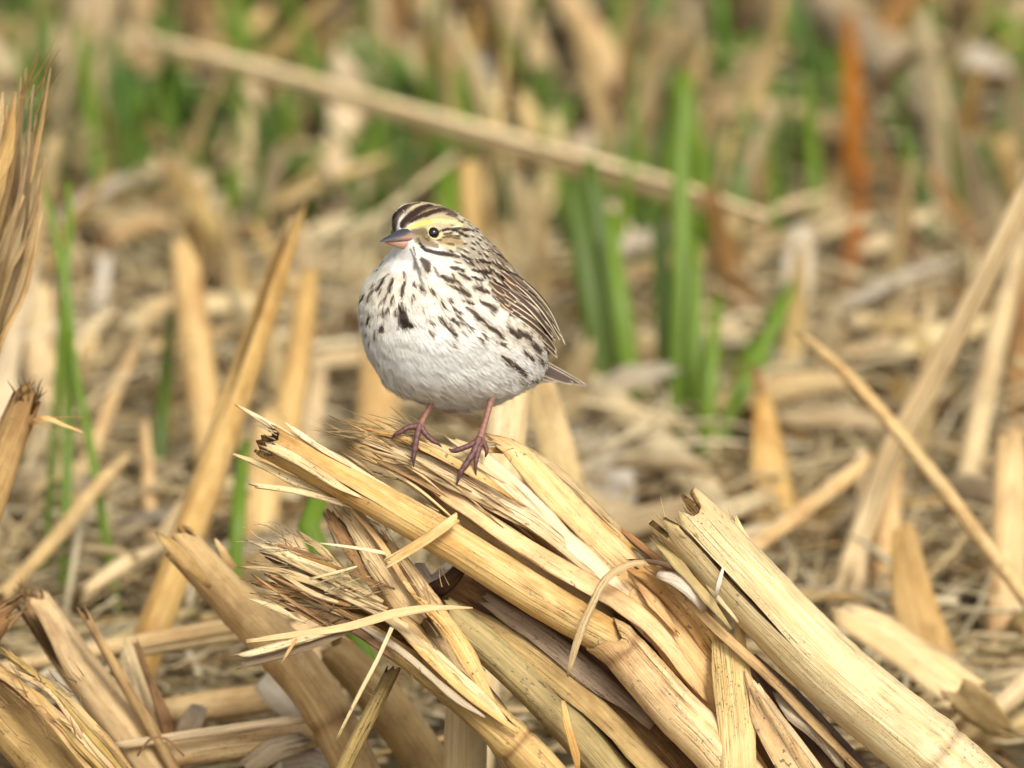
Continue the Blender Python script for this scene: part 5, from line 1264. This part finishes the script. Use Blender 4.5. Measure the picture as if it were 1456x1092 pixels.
def pattern(p, n):
    c = np.ones((len(p), 3)) * np.array(lin(238, 235, 226))
    def blend(w_, col):
        nonlocal c
        c = c * (1 - w_[:, None]) + np.array(col) * w_[:, None]
    dT = np.linalg.norm(p - THROAT, axis=1)
    blend(0.42 * sstep((165 - dT) / 90) * sstep((dT - 25) / 30), lin(228, 212, 172))
    blend(0.35 * sstep((p[:, 0] - 640) / 90) * sstep((520 - p[:, 1]) / 40), lin(222, 204, 164))
    bk = back_w(p)
    blend(bk, lin(156, 136, 108))
    blend(bk * 0.75 * sstep((110 - np.linalg.norm(p - HEADC, axis=1)) / 50), lin(190, 180, 158))
    blend(sstep((p[:, 0] - 745) / 30) * sstep((p[:, 1] - 500) / 20) * 0.3, lin(200, 184, 158))
    dh = np.linalg.norm(p - HEADC, axis=1)
    top = sstep((352 - p[:, 1]) / 14)
    blend(sstep((62 - dh) / 8) * top, lin(186, 170, 132))
    for P, W, col, soft, st in MARKS:
        lo = P.min(0) - W.max() * 1.8; hi = P.max(0) + W.max() * 1.8
        ix = np.where(((p >= lo) & (p <= hi)).all(1))[0]
        if not len(ix): continue
        q = p[ix]
        best = np.full(len(q), 9.0)
        for i in range(len(P) - 1):
            e = P[i + 1] - P[i]; L2 = (e @ e) + 1e-9
            t = np.clip(((q - P[i]) @ e) / L2, 0, 1)
            d = np.linalg.norm(q - P[i] - t[:, None] * e, axis=1) / (W[i] + (W[i + 1] - W[i]) * t + 1e-6)
            best = np.minimum(best, d)
        a = st * sstep((1 + soft - best) / (2 * soft))
        c[ix] = c[ix] * (1 - a[:, None]) + col * a[:, None]
    return c

BIRD = thing('sparrow', 'small streaked brown and white sparrow with yellow eyebrow perched on the crushed stalk', 'bird', to_world([640, 634, -20]))
body = mk('body', dict(v=to_world(BV), f=BF, tint=pattern(BV, vn)), M['plumage'], BIRD)

def make_plumage(n=135000):
    w_ = farea * (1 + 1.6 * sstep((95 - np.linalg.norm(BV[BF[:, 0]] - HEADC, axis=1)) / 40))
    w_ = w_ * np.where(fn[:, 2] < 0.35 * np.linalg.norm(fn, axis=1), 1.0, 0.35)
    fi = RNG.choice(len(BF), n, p=w_ / w_.sum())
    a, b = RNG.uniform(size=n), RNG.uniform(size=n)
    sw = a + b > 1; a[sw] = 1 - a[sw]; b[sw] = 1 - b[sw]
    T = BV[BF[fi]]; N3 = vn[BF[fi]]
    p = T[:, 0] + (T[:, 1] - T[:, 0]) * a[:, None] + (T[:, 2] - T[:, 0]) * b[:, None]
    nn = nrm(N3[:, 0] + (N3[:, 1] - N3[:, 0]) * a[:, None] + (N3[:, 2] - N3[:, 0]) * b[:, None])
    bq = p - HEADC
    ax = bq @ HAX
    radial = np.linalg.norm(bq - ax[:, None] * HAX - np.array([0, 0, 0]), axis=1)
    keep = (np.linalg.norm(p - EYE, axis=1) > 8.2) & ~((ax > 28) & (radial < 14))
    m = EYE - 2 * ((EYE - HEADC) @ HLAT) * HLAT
    keep &= np.linalg.norm(p - m, axis=1) > 8.2
    p, nn, ax, radial = p[keep], nn[keep], ax[keep], radial[keep]; n = len(p)
    f = flow(p, nn)
    dh = np.linalg.norm(p - HEADC, axis=1)
    bk = back_w(p)
    L = 6.0 + 12 * sstep((dh - 55) / 70) + 11 * sstep((p[:, 1] - 480) / 60) - 5 * bk * sstep((dh - 55) / 40)
    L = L * RNG.uniform(0.65, 1.2, n)
    L = np.where(np.linalg.norm(p - EYE, axis=1) < 16, 3.6, L)
    L = np.where((ax > 22) & (radial < 20), 4.0, L)
    lat = nrm(np.cross(nn, f))
    f = nrm(f + lat * RNG.normal(0, 0.13, n)[:, None])
    lift = RNG.uniform(0.04, 0.26, n) * np.where(RNG.uniform(size=n) < 0.1, 2.4, 1.0)
    tip = p + f * L[:, None] + nn * (lift * L)[:, None] * 0.55
    # barbs gather towards the tips of feathers
    fc = RNG.choice(n, 2300, replace=False)
    kd = kdtree.KDTree(len(fc))
    for i, j in enumerate(fc): kd.insert(p[j], i)
    kd.balance()
    near = np.array([kd.find(q)[1] for q in p])
    ctip = tip[fc][near]
    g = (0.16 * sstep((dh - 40) / 50))[:, None]
    tip = tip * (1 - g) + (ctip + (p - p[fc][near]) * 0.35) * g
    mid = (p + tip) / 2 + nn * (0.10 * L)[:, None]
    root = p - nn * 0.8
    wd = np.where(dh < 70, 0.55, 0.72) * RNG.uniform(0.7, 1.25, n)
    lat = nrm(np.cross(nn, tip - p)) * wd[:, None]
    V = np.stack([root - lat, root + lat, mid - lat * 0.8, mid + lat * 0.8, tip], 1)
    col = pattern(p, nn)
    fv = RNG.normal(0, 0.025, len(fc))[near]
    j = 1 + (RNG.normal(0, 0.07, n) + fv)[:, None]
    colv = np.repeat((col * j)[:, None], 5, 1)
    colv[:, :2] *= 0.94
    idx = np.arange(n)[:, None] * 5
    quads = idx + np.array([[0, 1, 3, 2]]); tris = idx + np.array([[2, 3, 4]])
    Vw = to_world(V.reshape(-1, 3)) - origin(body)
    me = bpy.data.meshes.new('plumage')
    me.vertices.add(n * 5); me.vertices.foreach_set('co', Vw.astype(np.float32).ravel())
    nl = n * 7
    me.loops.add(nl); me.polygons.add(n * 2)
    lv = np.concatenate([quads.ravel(), tris.ravel()]).astype(np.int32)
    me.loops.foreach_set('vertex_index', lv)
    ls = np.concatenate([np.arange(n) * 4, n * 4 + np.arange(n) * 3]).astype(np.int32)
    me.polygons.foreach_set('loop_start', ls)
    me.polygons.foreach_set('use_smooth', np.ones(n * 2, bool))
    me.update(calc_edges=True)
    at_ = me.attributes.new('tint', 'FLOAT_COLOR', 'POINT')
    cc = np.clip(np.hstack([colv.reshape(-1, 3), np.ones((n * 5, 1))]), 0, 1).astype(np.float32)
    at_.data.foreach_set('color', cc.ravel())
    ca = me.attributes.new('coat', 'FLOAT_VECTOR', 'POINT')
    cn = RIGHT * nn[:, 0:1] - UP * nn[:, 1:2] + FWD * nn[:, 2:3]
    ca.data.foreach_set('vector', np.repeat(cn, 5, 0).astype(np.float32).ravel())
    me.materials.append(M['barb'])
    o = bpy.data.objects.new('plumage', me); C.objects.link(o); o.parent = body
    tag(o, kind='stuff')
make_plumage()

def ico(c, r, sub=4):
    bm = bmesh.new(); bmesh.ops.create_icosphere(bm, subdivisions=sub, radius=r)
    v = np.array([x.co[:] for x in bm.verts]) + np.array(c); f = [[x.index for x in q.verts] for q in bm.faces]; bm.free()
    return dict(v=to_world(v), f=f)
ec = EYE - EYEN * 3.6
mk('eye', ico(ec, 8.7), M['eye'], BIRD)
mk('eye', ico(ec - 2 * ((ec - HEADC) @ HLAT) * HLAT, 8.7), M['eye'], BIRD)

def mandible(base, tip, up0, up1, wid, sgn, cols, tipdrop):
    a = nrm(tip - base); L = np.linalg.norm(tip - base)
    lat = nrm(np.cross(a, [0, -1, 0])); up = np.cross(lat, a)
    if up[1] > 0: up = -up
    R, K = 22, 15
    V, Cc = [], []
    for i in range(R):
        t = i / (R - 1)
        h = (up0 * (1 - t) ** 0.85 + 0.5) if sgn > 0 else (up0 * (1 - t) ** 0.75 + 0.4)
        wv = wid * (1 - t) ** 0.72 + 0.5
        c = base + a * L * t + up * (tipdrop * t * t)
        for j in range(K):
            th = math.pi * j / (K - 1)
            V.append(c + lat * wv * math.cos(th) + sgn * up * h * math.sin(th) ** 0.85)
            hh = math.sin(th)
            Cc.append(cols(t, hh))
    F = []
    for i in range(R - 1):
        for j in range(K):
            k2 = (j + 1) % K
            q = [i * K + j, i * K + k2, (i + 1) * K + k2, (i + 1) * K + j]
            F.append(q if sgn > 0 else q[::-1])
    F.append(list(range(K))[::-1]); F.append([(R - 1) * K + j for j in range(K)])
    return dict(v=to_world(np.array(V)), f=F, tint=np.array(Cc))
def lerp(a, b, t): return np.array(a) * (1 - t) + np.array(b) * t
SL, PK, HN = lin(60, 58, 60), lin(188, 148, 124), lin(128, 100, 88)
def cu(t, h):
    k = float(sstep(np.array((h - 0.5 + 0.75 * t) / 0.3)))
    return lerp(lerp(lin(176, 130, 106), HN, t), lerp(SL, lin(58, 58, 66), t), k)
def cl(t, h): return lerp(PK, lin(168, 122, 108), float(sstep(np.array((t - 0.5) / 0.5))))
b0 = np.array([590.0, 340.5, -66.0]); tp = np.array([540.0, 343.0, -99.0])
beak = mk('beak', mandible(b0, tp, 23.5, 0, 18.5, 1, cu, -1.0), M['horn'], BIRD)
mk('lower_mandible', mandible(b0 + np.array([0, 1.2, 0]), np.array([546.5, 344.5, -93.0]), 17.0, 0, 17.0, -1, cl, 0.5), M['horn'], beak)

# wing: stacked long feathers over the flank, shorter ones above
def wing(side):
    root = bpy.data.objects.new('wing', None); C.objects.link(root); root.parent = BIRD
    def fe(pts, w_, off, mat, curl=0.7):
        P = []
        Ns = []
        for i, (x, y) in enumerate(pts):
            q, n_ = surf(490 + x / 4.044, 270 + y / 4.044)
            if side < 0:
                q = q - 2 * ((q - BCEN) @ BLAT) * BLAT
                h = BVH.find_nearest(Vector(q)); q = np.array(h[0]); n_ = np.array(h[1])
            P.append(q + n_ * (off + (0.5 * i if x < 1150 else 0.2 * i))); Ns.append(n_)
        Pw = to_world(np.array(P))
        n0 = np.mean(Ns, 0)
        ref = RIGHT * n0[0] - UP * n0[1] + FWD * n0[2]
        g = strip(Pw, np.array(w_) / 4.044 * S, curl=curl, thick=0.0002, ds=0.0012, m=8, rnorm=True, ref=nrm(ref))
        mk('feather', g, M[mat], root)
    # primaries
    fe([(960, 740), (1060, 800), (1150, 880), (1212, 962)], [40, 60, 56, 14], 3, 'feather')
    fe([(940, 720), (1050, 780), (1150, 860), (1205, 930)], [40, 56, 52, 20], 4, 'feather')
    for i in range(5):
        o_ = i * 17
        fe([(880 + o_ * 0.9, 665 - o_ * 1.15), (985 + o_ * 0.9, 728 - o_ * 1.1), (1085 + o_ * 0.85, 800 - o_ * 1.0), (1165 + o_ * 0.9, 880 - o_ * 0.45)], [26, 40, 44, 20], 4 + i * 0.7, 'feather')
    # tertials
    fe([(930, 590), (1010, 655), (1090, 735), (1170, 845)], [30, 54, 60, 26], 7.6, 'feather')
    fe([(965, 555), (1050, 635), (1130, 730), (1205, 860)], [30, 50, 58, 26], 8.4, 'feather')
    fe([(1000, 535), (1085, 615), (1160, 720), (1232, 882)], [28, 46, 52, 24], 9.2, 'feather')
    # coverts
    for x, y, L in ((850, 600, 100), (885, 575, 105), (920, 545, 105), (835, 550, 85), (880, 640, 90), (955, 520, 90), (905, 500, 80)):
        fe([(x - 20, y - 16), (x + L * 0.4, y + L * 0.34), (x + L * 0.85, y + L * 0.78)], [24, 54, 30], 5 + (640 - y) * 0.012, 'covert', 0.8)
    return root
wing(1)
wing(-1)

tail = bpy.data.objects.new('tail', None); C.objects.link(tail); tail.parent = BIRD
for pts, w_ in (([(738, 500, 84), (768, 514, 104), (800, 531, 122), (834, 549, 142)], [12, 11, 10, 5]),
                ([(738, 504, 80), (768, 519, 100), (798, 534, 118), (828, 548, 138)], [14, 13, 11, 5]),
                ([(738, 510, 78), (766, 524, 96), (790, 535, 112), (815, 545, 128)], [18, 17, 14, 8]),
                ([(736, 515, 76), (760, 527, 92), (778, 534, 104), (796, 540, 116)], [22, 22, 18, 10]),
                ([(734, 520, 74), (756, 530, 90), (770, 535, 100), (782, 538, 108)], [24, 24, 20, 12])):
    P = to_world(np.array(pts, float))
    mk('feather', strip(P, np.array(w_) * S, curl=0.4, thick=0.0002, ds=0.002, m=8, rnorm=True, ref=nrm(np.array([-0.1, -0.75, 0.6]))), M['tailf'], tail)

# legs and feet
LEGC = [lin(168, 120, 100), lin(142, 98, 82)]; TOEC = [lin(118, 78, 70), lin(92, 60, 56)]; CLAW = lin(84, 62, 62)
def limb(name, pts, rads, c0, c1, parent, claw=False, n=12, bumps=0):
    P = to_world(np.array(pts, float))
    P, W, s_ = spline(P, np.array(rads) * 0.9 * S, 0.0004)
    T, N, B = frames(P)
    r = W[:, 0].copy(); u = s_ / s_[-1]
    if bumps: r = r * (1 + (0.13 if claw else 0.045) * np.abs(np.sin(u * math.pi * bumps)))
    a = np.arange(n) / n * 2 * math.pi
    V = P[:, None] + N[:, None] * (r[:, None] * np.cos(a))[:, :, None] + B[:, None] * (r[:, None] * np.sin(a))[:, :, None]
    M_ = len(P)
    F = []
    for j in range(M_ - 1):
        for c in range(n):
            d = (c + 1) % n
            F.append([j * n + c, j * n + d, (j + 1) * n + d, (j + 1) * n + c])
    F.append(list(range(n))[::-1]); F.append([(M_ - 1) * n + c for c in range(n)])
    col = np.array([lerp(c0, c1, x) for x in u])
    if bumps: col = col * (1 - (0.38 if claw else 0.22) * np.abs(np.cos(u * math.pi * bumps))[:, None] ** 6)
    if claw: col = np.where((u > 0.78)[:, None], np.array(CLAW), col)
    return mk(name, dict(v=V.reshape(-1, 3), f=F, tint=np.repeat(col, n, 0)), M['skin'], parent)
l1 = limb('leg', [(622, 556, -20), (613, 574, -24), (604, 592, -27), (597, 606, -28), (594, 614, -28)], [7.5, 4.6, 4.2, 6.2, 4.5], LEGC[0], LEGC[1], BIRD, bumps=9)
for pts, rd in (([(597, 603, -29), (593, 620, -34), (590, 638, -36), (588, 652, -37), (588, 664, -34)], [5.4, 4.6, 4.6, 3.2, 0.7]),
                ([(595, 606, -28), (580, 608, -30), (568, 615, -31), (561, 618, -31), (557, 625, -28)], [5, 4, 3.6, 2.4, 0.6]),
                ([(598, 607, -28), (607, 619, -31), (616, 627, -32), (622, 630, -32), (628, 636, -29)], [5, 4, 3.6, 2.6, 0.6]),
                ([(597, 606, -26), (602, 612, -20), (606, 618, -14), (610, 626, -10)], [5, 4, 3, 1])):
    limb('toe', pts, rd, TOEC[0], TOEC[1], l1, True, 10, 6)
l2 = limb('leg', [(704, 548, -14), (698, 570, -18), (690, 600, -22), (683, 622, -25), (680, 632, -26)], [8, 4.8, 4.4, 6.4, 4.6], LEGC[0], LEGC[1], BIRD, bumps=11)
for pts, rd in (([(682, 622, -27), (674, 642, -35), (664, 658, -39), (655, 672, -41), (649, 690, -38)], [5.6, 4.8, 4.8, 3.8, 0.7]),
                ([(681, 626, -26), (666, 634, -31), (650, 640, -34), (643, 641, -34), (638, 638, -33)], [5, 4.2, 4, 3, 0.8]),
                ([(683, 628, -26), (680, 642, -34), (677, 654, -38), (676, 664, -39), (677, 677, -36)], [5, 4, 3.8, 2.6, 0.6]),
                ([(684, 626, -24), (690, 634, -24), (692, 642, -26), (690, 650, -26)], [5, 4, 3.2, 1])):
    limb('toe', pts, rd, TOEC[0], TOEC[1], l2, True, 10, 6)
